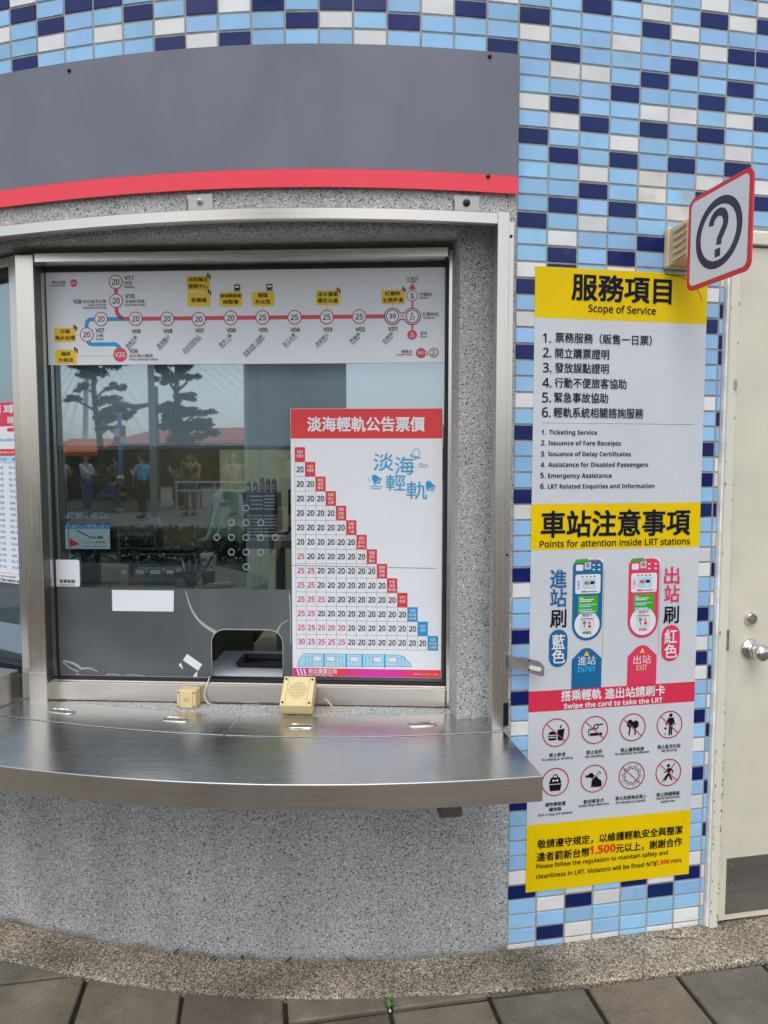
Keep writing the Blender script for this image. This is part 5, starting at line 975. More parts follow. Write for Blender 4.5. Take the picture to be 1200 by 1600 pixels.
# ================================================================ small things on the ledge
def speakers():
    def spk(name, lab, loc, rot, W, H, D, rad, rows):
        t = thing(name, lab, 'intercom', loc, rot, 'beige intercom boxes on the ledge')
        mb = MB(); mb.box((0, D * .62 - 0, H / 2), (W, D * .76, H)); mb.build('box', 'beige_plastic', t, local=True, bevel=.004, seg=3)
        mb = MB(); mb.box((0, D * .12, H / 2), (W + .001, D * .23, H + .001)); mb.build('cover', 'beige_plastic', t, local=True, bevel=.003, seg=3)
        a = W * .34
        for q in (-1, 1): mb = MB(); mb.box((q * a, -.0002, H / 2), (.0008, .001, H * .98)); mb.build('cover_groove', 'hairline', t, local=True)
        for x in (-1, 1):
            for z in (0, 1):
                mb = MB(); mb.lathe([(W * .04, 0), (W * .04, .0008), (.0006, .0009)], (x * W * .42, -.0003, H * (.1 + .8 * z)), (0, -1, 0), 10); mb.build('screw', 'black_plastic', t, local=True)
        mb = MB(); n = rows; st = 2 * rad / (n - 1)
        for i in range(n):
            for j in range(n):
                x, z = -rad + i * st, -rad + j * st
                if math.hypot(x, z) <= rad * 1.02 and not (n == 7 and (i + j) % 2 and abs(x) < rad * .2): mb.lathe([(st * .24, 0), (st * .2, .0004)], (x, -.0003, H * (.52 if n > 7 else .5) + z), (0, -1, 0), 6)
        mb.build('sound_holes', 'dark_hole', t, local=True)
    spk('intercom_box', 'smaller beige intercom box standing upright on the ledge', (-.68, 2.392, -.8455), (0, 0, R(-6)), .066, .061, .052, .0105, 7)
    spk('intercom_box', 'larger beige intercom box leaning back below the fare poster', (-.292, 2.29, -.8005), (R(-50), 0, R(-4)), .106, .112, .056, .032, 12)
    mb = MB(); P = [(-.6185, 2.478, -.76), (-.6185, 2.46, -.768), (-.618, 2.444, -.776), (-.626, 2.437, -.795), (-.628, 2.434, -.815), (-.6215, 2.43, -.832), (-.612, 2.425, -.84), (-.6, 2.424, -.8435)]
    mb.tube(P, .0028, 7); tag(mb.build('cable', 'cable', smooth=True), 'thin beige cable running from the pay opening down to the ledge', 'cable')
    mb = MB(); P = [(-.21, 2.4, -.815), (-.195, 2.385, -.815), (-.178, 2.375, -.83), (-.172, 2.372, -.843)]; mb.tube(P, .0022, 7)
    tag(mb.build('cable', 'cable', smooth=True), 'short cable loop behind the larger beige intercom box', 'cable')
    mb = MB(); rnd = random.Random(2); pts = []
    for k in range(14): a = 2 * math.pi * k / 14; pts.append((-.17 + .06 * math.cos(a) * rnd.uniform(.7, 1), 2.372 + .011 * math.sin(a) * rnd.uniform(.7, 1)))
    mb.prism(pts, lambda a, b, c: (a, b, c), -.8469, -.8435); tag(mb.build('putty_patch', 'putty', bevel=.001), 'flat smear of putty on the pebble ledge right of the larger intercom', 'putty')
speakers()

# ================================================================ behind the glass
def indoors():
    t = thing('roller_blind', 'grey roller blind half drawn behind the ticket window glass', 'blind', Pp(-.49, .05, .1))
    mb = MB(); pbox(mb, Pp, -1.185, .212, .056, .68, .1, .1015); mb.build('fabric', 'blind', t)
    mb = MB(); pbox(mb, Pp, -1.185, .212, .044, .058, .096, .106); mb.build('bottom_bar', 'desk_grey', t, bevel=.003)
    mb = MB()
    for k in range(52): z = .06 - k * .0086; c = Pp(-1.152 + .006 * k / 52, z, .085); mb.lathe([(.0005, -.003), (.0026, -.0015), (.0026, .0015), (.0005, .003)], c, (0, 0, 1), 6)
    mb.build('bead_chain', 'chain_white', t)
    t = thing('pay_shelf', 'white shelf inside the pay opening holding a black tray', 'shelf', Pp(-.49, -.76, .2))
    mb = MB(); pbox(mb, Pp, -1.15, .2, -.79, -.7655, .07, .4); mb.build('shelf_top', 'white_lam', t)
    mb = MB(); pbox(mb, Pp, -1.15, .2, -1.29, -.791, .1, .38); mb.build('shelf_base', 'dark_plastic', t)
    t = thing('coin_tray', 'shallow black tray on the white shelf behind the pay opening', 'tray', (-.44, 2.66, -.764))
    mb = MB(); q = [(-.553, 2.6), (-.35, 2.585), (-.33, 2.72), (-.545, 2.735)]
    def inset(p, k): c = (sum(a for a, b in p) / 4, sum(b for a, b in p) / 4); return [(c[0] + (a - c[0]) * k, c[1] + (b - c[1]) * k) for a, b in p]
    a, b, c = inset(q, .9), q, inset(q, .95); d = inset(q, .84)
    mb.add([(x, y, -.7655) for x, y in a] + [(x, y, -.7465) for x, y in b] + [(x, y, -.7465) for x, y in c] + [(x, y, -.762) for x, y in d], [(0, 1, 5, 4), (1, 2, 6, 5), (2, 3, 7, 6), (3, 0, 4, 7), (4, 5, 9, 8), (5, 6, 10, 9), (6, 7, 11, 10), (7, 4, 8, 11), (8, 9, 13, 12), (9, 10, 14, 13), (10, 11, 15, 14), (11, 8, 12, 15), (12, 13, 14, 15)]); mb.build('tray', 'black_plastic', t)
    for x in (-.5, -.47, -.44): mb = MB(); mb.lathe([(.004, 0), (.001, .001)], (x, 2.67, -.7618), (0, 0, 1), 8); mb.build('rivet', 'steel_dull', t)
    # near desk
    t = thing('desk', 'olive topped desk close behind the glass with books and a cup on it', 'desk', (-.85, 3.1, -1.3))
    mb = MB(); mb.prism([(-1.6, 2.62), (-.62, 2.66), (-.51, 3.1), (-.53, 3.22), (-.9, 3.65), (-1.6, 3.65)], lambda a, b, c: (a, b, c), -.56, -.525); mb.build('desktop', 'desk_top', t, bevel=.006)
    mb = MB(); mb.box((-1.1, 3.1, -.93), (.9, .8, .74)); mb.build('pedestal', 'dark_plastic', t)
    t = thing('desk', 'long grey desk at the back carrying the black drawer unit', 'desk', (-.7, 4.3, -1.3))
    mb = MB(); mb.box((-.5, 4.35, -.465), (1.12, .7, .05)); mb.build('desktop', 'desk_grey', t, bevel=.005)
    for x in (-1.02, -.6, 0.03): mb = MB(); mb.box((x, 4.1, -.89), (.05, .05, .79)); mb.build('leg', 'desk_grey', t)
    t = thing('drawer_unit', 'black drawer unit with many white labelled drawers on the back desk', 'drawer unit', (-.75, 4.2, -.44))
    mb = MB(); mb.box((-.75, 4.2, -.362), (.272, .2, .146)); mb.box((-.735, 4.2, -.232), (.23, .18, .11)); mb.build('case', 'black_plastic', t, bevel=.003)
    for (xa, xb), (za, zb, n) in [((-.872, -.765), (-.43, -.3, 7)), ((-.757, -.7), (-.43, -.3, 7)), ((-.692, -.625), (-.43, -.3, 7)), ((-.77, -.7), (-.28, -.185, 4)), ((-.69, -.63), (-.28, -.185, 5))]:
        for k in range(n):
            z = za + (zb - za) * (k + .5) / n; mb = MB(); mb.box(((xa + xb) / 2, 4.093, z), (xb - xa, .012, (zb - za) / n * .4)); mb.build('drawer', 'label_white', t)
    for i, (x, h, m, lab) in enumerate([(-.795, .06, 'bottle_blue', 'blue spray can first from left on top of the drawer unit'), (-.755, .06, 'bottle_teal', 'teal can second from left on top of the drawer unit'), (-.715, .085, 'bottle_red', 'rust red can in the middle of the row on the drawer unit'), (-.68, .08, 'board_black', 'dark can fourth in the row on the drawer unit'), (-.645, .08, 'dark_plastic', 'dark grey can last at right on the drawer unit')]):
        t = thing('spray_can', lab, 'can', (x, 4.17, -.177), group='cans on the drawer unit')
        mb = MB(); mb.lathe([(.014, -.177), (.0145, -.175), (.0145, -.177 + h * .82), (.010, -.177 + h * .9), (.001, -.177 + h * .9)], (x, 4.17, 0), (0, 0, 1), 14); b = mb.build('can_body', m, t, smooth=False)
        mb = MB(); mb.lathe([(.0085, -.177 + h * .9), (.0085, -.177 + h), (.001, -.177 + h)], (x, 4.17, 0), (0, 0, 1), 12); mb.build('cap', 'dark_plastic', t)
        mb = MB(); mb.box((x, 4.1553, -.177 + h * .4), (.017, .001, h * .4)); mb.build('can_label', 'label_white' if i < 2 else 'book_c', t)
    t = thing('monitor', 'black computer monitor at the right end of the back desk', 'monitor', (-.42, 4.35, -.44))
    mb = MB(); mb.box((-.4, 4.3, -.29), (.36, .03, .25)); mb.build('housing', 'black_plastic', t, bevel=.004); mb = MB(); mb.box((-.4, 4.2843, -.285), (.33, .002, .21)); mb.build('display', 'label_white', t); mb = MB(); mb.box((-.4, 4.33, -.42), (.12, .1, .04)); mb.build('stand', 'black_plastic', t)
    # payment display with a paper tram on top
    t = thing('payment_display', 'black customer display showing a payment page behind the left of the glass', 'display', (-1.22, 2.9, -.5))
    mb = MB(); mb.box((-1.217, 2.92, -.303), (.222, .03, .142)); h = mb.build('housing', 'black_plastic', t, bevel=.004)
    mb = MB(); mb.box((-1.217, 2.93, -.45), (.06, .05, .16)); mb.box((-1.217, 2.93, -.518), (.17, .14, .014)); mb.build('stand', 'black_plastic', t)
    D = lambda a, b, o: Vector((-1.309 + a, 2.905 - o, -.357 + b))
    S = Sheet(D, .0005, 1); S.rect(0, 0, .183, .1, 'screen', 1); S.rect(0, .083, .183, .1, 'screen_blue', 2); S.poly([(.018, .008), (.06, .02), (.018, .044)], 'screen_red', 3); S.text('LINE', 'screen_ink', .1, .127, .047, .009, 1.5, 3); S.rrect(.131, .042, .156, .054, .002, 'screen_green', 3); S.text('Pay', 'paper', .134, .153, .048, .008, 1, 4); S.text('Line Pay 乘車碼', 'screen_ink', .072, .162, .027, .011, .5, 3); S.rect(.068, .008, .165, .012, 'screen_blue', 3); S.line([(.045, .078), (.1, .05)], .004, 'screen_ink', 3)
    S.build('screen_page', t)
    t = thing('paper_tram', 'little cut out paper tram standing on top of the payment display', 'ornament', (-1.217, 2.9, -.231))
    T = lambda a, b, o: Vector((-1.309 + a, 2.9 - o, -.231 + b))
    mb = MB(); mb.prism([(-.004, .0), (.187, .0), (.176, .018), (.155, .026), (.025, .026), (.008, .014)], T, -.004, 0); mb.build('tram_body', 'tram_blue', t)
    S = Sheet(T, .0005, 1)
    for a, b in ((.045, .075), (.082, .1), (.108, .135)): S.rect(a, .012, b, .022, 'tram_cream', 1); S.rect(a, .002, b, .008, 'tram_cream', 1)
    for a in (.078, .103, .138, .042): S.rect(a - .002, .0, a + .002, .026, 'board_black', 2)
    S.rect(.015, .011, .04, .016, 'board_black', 1); S.rect(.142, .011, .165, .016, 'board_black', 1); S.build('tram_windows', t)
    # grey drawer rack
    t = thing('drawer_rack', 'grey wire drawer rack standing behind the payment display', 'rack', (-1.2, 3.4, -.52))
    mb = MB(); mb.box((-1.185, 3.46, -.405), (.17, .12, .17)); mb.build('rack_body', 'dark_plastic', t)
    mb = MB()
    for z in (-.325, -.365, -.412, -.45): mb.box((-1.19, 3.39, z), (.185, .012, .008))
    mb.box((-1.098, 3.39, -.4), (.008, .012, .19)); mb.build('rack_frame', 'steel_dull', t)
    mb = MB()
    for k in range(26): mb.box((-1.275 + .0068 * k, 3.394, -.342), (.0022, .006, .03))
    mb.build('basket_bars', 'label_white', t)
    # card box with booklets
    t = thing('card_box', 'clear low box of booklets on the near desk by the glass', 'box', (-.93, 2.8, -.525))
    mb = MB()
    for c, d in [((-.93, 2.72, -.5), (.24, .004, .045)), ((-.93, 2.86, -.5), (.24, .004, .045)), ((-1.05, 2.79, -.5), (.004, .14, .045)), ((-.81, 2.79, -.5), (.004, .14, .045)), ((-.93, 2.79, -.522), (.24, .14, .003))]: mb.box(c, d)
    mb.build('tray', 'acrylic', t)
    for x, m, tl, lab, w in [(-1.03, 'book_c', 8, 'pale olive booklet at the left end of the clear box', .03), (-.985, 'book_a', -6, 'orange brown booklet leaning in the clear box', .045), (-.92, 'book_b', -4, 'dark green booklet in the middle of the clear box', .055), (-.86, 'book_d', -3, 'dark brown booklet in the right part of the clear box', .04)]:
        b = thing('booklet', lab, 'booklet', (x, 2.8, -.52), group='booklets in the clear box'); b.rotation_euler = (R(-24), R(-tl), R(8))
        mb = MB(); mb.box((0, 0, .05), (w, .008, .1)); mb.build('cover', m, b, local=True); mb = MB(); mb.box((0, .006, .048), (w * .94, .004, .094)); mb.build('pages', 'label_white', b, local=True); mb = MB(); mb.box((0, -.0043, .085), (w * .7, .0006, .016)); mb.build('title_block', 'label_white', b, local=True)
    t = thing('pen_cup', 'dark pen cup full of pens beside the clear box', 'pen cup', (-.83, 3.0, -.525))
    mb = MB(); mb.lathe([(.03, -.525), (.033, -.46), (.03, -.46), (.028, -.518), (.001, -.518)], (-.83, 3.0, 0), (0, 0, 1), 16); mb.build('cup', 'black_plastic', t, smooth=True)
    for k, (dx, dy, m) in enumerate([(-.02, .01, 'label_white'), (.01, -.012, 'bottle_blue'), (.018, .012, 'steel_dull'), (-.004, .016, 'book_c'), (.0, -.006, 'bottle_red')]):
        q = tag(MB().build('x', 'label_white'), None) if False else None
        mb = MB(); mb.tube([(-.83 + dx * .6, 3.0 + dy * .6, -.51), (-.83 + dx * 1.5, 3.0 + dy * 1.5, -.425)], .0042, 7); mb.tube([(-.83 + dx * 1.5, 3.0 + dy * 1.5, -.425), (-.83 + dx * 1.6, 3.0 + dy * 1.6, -.415)], [.0042, .001], 7)
        tag(mb.build('pen', m), ['white', 'blue', 'grey steel', 'olive', 'red'][k] + ' pen standing in the dark pen cup', 'pen', 'pens in the pen cup')
    t = thing('drink_cup', 'tall two tone takeaway drink cup with a straw on the near desk', 'cup', (-.747, 3.0, -.525))
    mb = MB(); mb.lathe([(.026, -.525), (.0285, -.46)], (-.747, 3.0, 0), (0, 0, 1), 20); mb.build('lower_cup', 'black_plastic', t, smooth=True)
    mb = MB(); mb.lathe([(.0288, -.46), (.0335, -.395), (.035, -.394), (.035, -.388), (.001, -.386)], (-.747, 3.0, 0), (0, 0, 1), 20); mb.build('upper_cup', 'label_white', t, smooth=True)
    Cq = lambda a, b, o: Vector((-.747 + (.0325 + o) * math.sin(a), 3.0 - (.0325 + o) * math.cos(a), b))
    S = Sheet(Cq, .0006, 1); S.text('TA', 'ink2', -.6, .1, -.412, .012, 1.5, 1); S.text('S FIFTEA', 'ink2', -1.0, .9, -.44, .014, 1.5, 1); S.build('lettering', t)
    mb = MB(); mb.tube([(-.755, 3.0, -.388), (-.758, 2.998, -.345)], .003, 8); mb.build('straw', 'dark_plastic', t)
    t = thing('microphone', 'black gooseneck microphone bending up from the desk edge', 'microphone', (-.735, 2.7, -.52))
    mb = MB(); P = [(-.745, 2.7, -.5), (-.72, 2.7, -.46), (-.69, 2.71, -.415), (-.665, 2.72, -.37), (-.645, 2.74, -.342)]; mb.tube(P, .0042, 8); mb.build('neck', 'black_plastic', t, smooth=True)
    mb = MB(); mb.tube([(-.645, 2.74, -.342), (-.63, 2.75, -.325), (-.615, 2.76, -.31), (-.608, 2.765, -.303)], [.005, .011, .011, .005], 12); mb.build('foam_head', 'dark_plastic', t, smooth=True)
    mb = MB(); mb.lathe([(.05, -.525), (.05, -.512), (.03, -.5), (.001, -.5)], (-.75, 2.72, 0), (0, 0, 1), 20); mb.build('base', 'black_plastic', t)
    t = thing('printer', 'low black printer on the near desk behind the booklets', 'printer', (-1.02, 3.3, -.525))
    mb = MB(); mb.box((-1.02, 3.32, -.47), (.3, .2, .1)); mb.box((-1.02, 3.35, -.412), (.26, .14, .02)); mb.build('case', 'black_plastic', t, bevel=.012); mb = MB(); mb.box((-1.02, 3.215, -.49), (.2, .03, .02)); mb.build('paper_slot', 'label_white', t)
    for i, (x, y, z, w, h, m, lab) in enumerate([(-.66, 4.12, -.434, .17, .012, 'label_white', 'white sheaf of papers lying in front of the drawer unit'), (-.62, 4.14, -.42, .12, .016, 'book_d', 'dark folder lying on the white sheaf on the back desk'), (-.95, 4.15, -.43, .11, .02, 'label_white', 'small white stack of forms at the left end of the back desk'), (-.7, 2.98, -.519, .12, .008, 'book_c', 'pale yellow pad beside the takeaway cup')]):
        b = thing('paper_stack', lab, 'papers', (x, y, z)); b.rotation_euler = (0, 0, R((12, -8, 5, 20)[i])); mb = MB(); mb.box((0, 0, h / 2), (w, w * .7, h)); mb.build('sheets', m, b, local=True); mb = MB(); mb.box((.002, .001, h + .0008), (w * .8, w * .5, .0008)); mb.build('top_sheet', 'paper', b, local=True)
    # swivel chair with a mint jacket hung over its back
    t = thing('office_chair', 'dark office chair between the two desks', 'chair', (-.86, 3.75, -1.3))
    mb = MB(); mb.box((-.86, 3.72, -.87), (.45, .45, .08)); mb.build('seat', 'dark_plastic', t, bevel=.03); mb = MB(); mb.box((-.86, 3.94, -.5), (.2, .05, .56)); mb.build('backrest', 'dark_plastic', t, bevel=.02)
    mb = MB(); mb.tube([(-.86, 3.75, -.9), (-.86, 3.75, -1.22)], .03, 10)
    for k in range(5): a = k * 1.2566; mb.tube([(-.86, 3.75, -1.2), (-.86 + .28 * math.cos(a), 3.75 + .28 * math.sin(a), -1.27)], .02, 8)
    mb.build('base', 'black_plastic', t)
    mb = MB(); rows = []
    for i in range(13):
        v = i / 12
        for j in range(15):
            u = j / 14; x = -.925 + .15 * u + .02 * math.sin(v * 3); fold = .018 * math.sin(u * 23 + v * 2) * (.3 + v); sl = .06 * (abs(u - .5) * 2) ** 2
            rows.append((x - .05 * v * (1 - u), 3.86 + .05 * math.sin(v * 1.4) * 0 - .02 * v + fold - .05 * math.sin(math.pi * u) * .6, -.15 - sl * .5 - .26 * v))
    mb.add(rows, [(i * 15 + j, i * 15 + j + 1, (i + 1) * 15 + j + 1, (i + 1) * 15 + j) for i in range(12) for j in range(14)])
    j = tag(mb.build('jacket', 'cloth_mint', smooth=True, fix=False), 'pale mint jacket hung over the office chair back', 'jacket'); so = j.modifiers.new('thick', 'SOLIDIFY'); so.thickness = .012
indoors()

# ================================================================ litter and a weed at the foot of the wall
def small():
    rnd = random.Random(9)
    t = thing('weed', 'small green weed growing from a paver joint at the kerb', 'plant', (.018, 2.0, -1.62))
    mb = MB()
    for k in range(9):
        a = rnd.uniform(0, 6.28); l = rnd.uniform(.014, .03); el = rnd.uniform(.5, 1.35); b = Vector((.018 + rnd.uniform(-.003, .003), 2.005 + rnd.uniform(-.015, .02), -1.612))
        d = Vector((math.cos(a) * math.cos(el), math.sin(a) * math.cos(el), math.sin(el))); s = d.cross(Vector((0, 0, 1))).normalized() * l * .26
        mb.add([b, b + d * l * .5 + s, b + d * l, b + d * l * .5 - s], [(0, 1, 2, 3)])
    mb.build('leaves', 'leaf', t, fix=False)
    mb = MB(); mb.tube([(.02, 1.99, -1.612), (.019, 1.975, -1.6)], [.001, .002], 6); mb.lathe([(.0005, -.006), (.0042, 0), (.0005, .007)], (.019, 1.972, -1.602), (.2, -.3, 1), 8); mb.build('bud', 'petal', t)
    spots = [(-1.08, .012, 'curled brown leaf at the wall foot, leftmost of the litter'), (-.985, .01, 'reddish dead leaf by the wall foot left of the middle'), (-.955, .02, 'small dead leaf lying on the pebble kerb left of the middle'), (-.86, .008, 'upright curled dead leaf against the pebble wall'), (-.71, .012, 'dark crumpled leaf on the kerb below the counter'), (-.52, .008, 'brown dead leaf standing against the pebble wall below the intercoms')]
    for s, o, lab in spots:
        c = Wp(s, -1.596, o + .006); mb = MB(); a = rnd.uniform(0, 3.14); n = 5; L = rnd.uniform(.015, .026); vs = []
        for i in range(n):
            q = i / (n - 1); w = .0055 * math.sin(math.pi * (q * .9 + .05)); x = (q - .5) * L
            for sg in (-1, 1): vs.append(c + Vector((x * math.cos(a) - sg * w * math.sin(a), (x * math.sin(a) + sg * w * math.cos(a)) * .5,   .004 + (x + L / 2) * .75 + (.004 if sg > 0 else 0))))
        mb.add(vs, [(2 * i, 2 * i + 2, 2 * i + 3, 2 * i + 1) for i in range(n - 1)])
        lf = tag(mb.build('dead_leaf', 'dead_leaf', fix=False), lab, 'leaf', 'dead leaves along the wall foot'); m = lf.modifiers.new('thick', 'SOLIDIFY'); m.thickness = .0008
    mb = MB(); mb.tube([Wp(.52, -1.5985, .03), Wp(.56, -1.597, .05), Wp(.62, -1.5985, .055), Wp(.655, -1.6, .07)], [.0012, .0015, .0012, .0006], 6); tag(mb.build('twig', 'bark'), 'thin dark twig on the kerb near the door frame', 'twig')
small()
# ================================================================ the square behind the camera, seen mirrored in the glass and steel
GZ = -1.66
def skin_mesh(name, V, E, rad, m, parent, root=0, sub=1):
    me = bpy.data.meshes.new(name); me.from_pydata(V, E, []); me.materials.append(MATS[m])
    o = bpy.data.objects.new(name, me); C.objects.link(o); o.parent = parent
    s = o.modifiers.new('skin', 'SKIN'); s.use_smooth_shade = True; s.branch_smoothing = .4
    if not me.skin_vertices: me.attributes
    bm = bmesh.new(); bm.from_mesh(me); ly = bm.verts.layers.skin.verify(); bm.verts.ensure_lookup_table()
    for i, v in enumerate(bm.verts):
        r = rad[i]; v[ly].radius = (r, r) if not isinstance(r, tuple) else r; v[ly].use_root = (i == root)
    bm.to_mesh(me); bm.free()
    if sub: ss = o.modifiers.new('smooth', 'SUBSURF'); ss.levels = sub; ss.render_levels = sub
    return o
class Sk:
    def __init__(s): s.V = []; s.E = []; s.R = []
    def p(s, co, r, to=None):
        s.V.append(tuple(co)); s.R.append(r)
        if to is not None: s.E.append((to, len(s.V) - 1))
        return len(s.V) - 1
def person(label, loc, head, top, bottom, hair, arms=('phone', 'down'), long_sleeve=False, shorts=False, lean=0.0, h=1.7, sit=False, hat=None, shoes='cloth_black', gz=GZ):
    k = h / 1.7
    t = thing('person', label, 'person', (loc[0], loc[1], gz), (0, 0, R(head)))
    t.scale = (k, k, k)
    def L(x, y, z):                                   # bend the trunk forward above the hips
        if z > .95 and lean: d = z - .95; return (x + d * math.sin(lean), y, .95 + d * math.cos(lean) - x * math.sin(lean) * .3)
        return (x, y, z)
    dz = -.47 if sit else 0
    def J(x, y, z): a = L(x, y, z); return (a[0], a[1], a[2] + dz)
    hip = lambda s: J(0, s * .085, .93)
    if sit: knee = lambda s: (.42, s * .13, .5); ank = lambda s: (.44, s * .13, .09); toe = lambda s: (.6, s * .14, .04)
    else: knee = lambda s: (.03 + .02 * s, s * .095, .5); ank = lambda s: (-.01 + .05 * s, s * .1, .09); toe = lambda s: (.14 + .05 * s, s * .115, .035)
    sh = lambda s: J(0, s * .185, 1.395)
    def arm(s, kind):
        if kind == 'phone': return J(.06, s * .225, 1.14), J(.27, s * .07, 1.2), J(.33, s * .04, 1.24)
        if kind == 'reach': return J(.18, s * .2, 1.2), J(.42, s * .14, 1.14), J(.49, s * .13, 1.13)
        return J(.0, s * .245, 1.12), J(.05, s * .25, .87), J(.07, s * .245, .79)
    b = Sk(); pv = b.p(J(0, 0, .96), .12); sp = b.p(J(.01, 0, 1.15), .105, pv); ch = b.p(J(0, 0, 1.34), .115, sp); nk = b.p(J(0, 0, 1.46), .052, ch); n2 = b.p(J(.015, 0, 1.52), .05, nk)
    h1 = b.p(J(.03, 0, 1.57), .07, n2); h2 = b.p(J(.025, 0, 1.64), .085, h1); b.p(J(.015, 0, 1.69), .06, h2); b.p(J(.115, 0, 1.6), .014, h1)
    for s in (-1, 1): b.p(J(.01, s * .09, 1.61), .018, h2)
    for s, kind in zip((-1, 1), arms):
        e, w, pm = arm(s, kind); a0 = b.p(sh(s), .05, ch); a1 = b.p(e, .038, a0); a2 = b.p(w, .026, a1); a3 = b.p(pm, .03, a2)
        d = (Vector(pm) - Vector(w)).normalized(); up = Vector((0, 0, 1)) if kind != 'down' else Vector((1, 0, 0)); sd = d.cross(up).normalized()
        for q, ln in zip((-1.5, -.5, .5, 1.5), (.062, .075, .078, .068)):
            f = Vector(pm) + d * .02 + sd * q * .017; i1 = b.p(f + d * ln * .5, .009, a3); b.p(f + d * ln * .85 + up * (.03 if kind != 'down' else .012), .008, i1)
        i1 = b.p(Vector(pm) + up * .035 + d * .01, .01, a3); b.p(Vector(pm) + up * .055 + d * .04, .009, i1)
    for s in (-1, 1): l0 = b.p(hip(s), .085, pv); l1 = b.p(knee(s), .055, l0); l2 = b.p(ank(s), .036, l1); b.p(toe(s), .032, l2)
    skin_mesh('body', b.V, b.E, b.R, 'skin', t)
    c = Sk(); pv = c.p(J(0, 0, .9), .125); sp = c.p(J(.01, 0, 1.13), .13, pv); ch = c.p(J(0, 0, 1.33), .135, sp); c.p(J(0, 0, 1.45), .07, ch)
    for s, kind in zip((-1, 1), arms):
        e, w, pm = arm(s, kind); a0 = c.p(sh(s), .068, ch); a1 = c.p(tuple(Vector(sh(s)).lerp(Vector(e), .75 if not long_sleeve else 1)), .06, a0)
        if long_sleeve: c.p(tuple(Vector(e).lerp(Vector(w), .9)), .042, a1)
    skin_mesh('shirt', c.V, c.E, c.R, top, t)
    c = Sk(); pv = c.p(J(0, 0, .97), .132)
    for s in (-1, 1):
        l0 = c.p(hip(s), .1, pv); kn = Vector(knee(s)); hp = Vector(hip(s)); l1 = c.p(tuple(hp.lerp(kn, .82) if shorts else kn), .078, l0)
        if not shorts: c.p(tuple(kn.lerp(Vector(ank(s)), .9)), .058, l1)
    skin_mesh('trousers', c.V, c.E, c.R, bottom, t)
    for s in (-1, 1):
        c = Sk(); a = c.p((ank(s)[0] - .03, ank(s)[1], .05), .045); q = c.p((ank(s)[0] + .06, ank(s)[1], .045), .045, a); c.p((toe(s)[0] + .03, toe(s)[1], .035), .033, q); skin_mesh('shoe', c.V, c.E, c.R, shoes, t)
    c = Sk(); a = c.p(J(-.015, 0, 1.58), .075); q = c.p(J(.0, 0, 1.66), .093, a); c.p(J(.03, 0, 1.71), .06, q)
    skin_mesh('hair', c.V, c.E, c.R, hair, t)
    if hat:
        hd = Vector(J(.02, 0, 1.69)); mb = MB(); mb.lathe([(.15, 0), (.15, .006), (.1, .012), (.09, .07), (.05, .095), (.001, .1)], hd, (0, 0, 1), 18); mb.build('hat', hat, t, local=True, smooth=True)
    return t
person('person in a mauve blouse and black trousers standing leftmost in the square', (-9.79, -12.15), 20, 'cloth_mauve', 'cloth_black', 'hair', ('phone', 'phone'))
person('person in a pale grey long sleeved top and jeans looking down at the hands', (-10.22, -14.12), 15, 'cloth_pale', 'cloth_denim', 'hair', ('phone', 'reach'), True)
person('person in a navy top and jeans sitting bent forward on a low planter', (-10.3, -15.14), -10, 'cloth_navy', 'cloth_denim', 'hair', ('reach', 'reach'), True, lean=.8, sit=True, hat='cloth_beige', shoes='cloth_white')
person('person in a sky blue polo shirt and black trousers beside the lamp post', (-8.2, -13.33), 200, 'cloth_sky', 'cloth_black', 'hair', ('phone', 'down'))
person('person in charcoal clothes standing just right of the grey lamp post', (-7.3, -14.4), 100, 'cloth_charcoal', 'cloth_grey', 'hair', ('down', 'phone'))
person('person in an orange T-shirt and black shorts before the black board', (-7.5, -15.42), 188, 'cloth_orange', 'cloth_black', 'hair', ('phone', 'phone'), shorts=True, shoes='cloth_white')
person('person in a wine red top behind the one in orange', (-8.25, -16.35), 200, 'cloth_wine', 'cloth_charcoal', 'hair', ('down', 'down'), h=1.58)
person('grey haired person in a beige shirt behind the white railing', (-5.97, -14.27), 215, 'cloth_beige', 'cloth_khaki', 'hair_grey', ('phone', 'down'))
person('person in a teal sun hat and khaki top behind the white railing', (-5.45, -13.95), 230, 'cloth_khaki', 'cloth_denim', 'hair', ('phone', 'reach'), hat='cloth_teal')
person('person in a charcoal shirt standing close before the big ribbed column', (-1.22, -1.05), 172, 'cloth_charcoal', 'cloth_black', 'hair', ('down', 'down'), gz=-1.61)

for i, (lab, x, y, hd, top, bot, kw) in enumerate([('person in a white shirt standing far back between the navy and sky blue tops', -9.3, -18.2, 30, 'cloth_white', 'cloth_charcoal', {}), ('person in a grey hooded top far back at the left of the square', -11.6, -18.6, 200, 'cloth_grey', 'cloth_black', {'long_sleeve': True}), ('person in a beige blouse far back right of the lamp post', -7.6, -18.4, 150, 'cloth_beige', 'cloth_denim', {}), ('person in a wine red hooded top far back behind the railing', -6.4, -17.6, 10, 'cloth_wine', 'cloth_black', {'long_sleeve': True}), ('person in a teal shirt far back between the two dark boards', -10.4, -18.9, 260, 'cloth_teal', 'cloth_khaki', {})]):
    person(lab, (x, y), hd, top, bot, 'hair', ('phone', 'down') if i % 2 else ('down', 'phone'), h=1.58 + .03 * i, **kw)

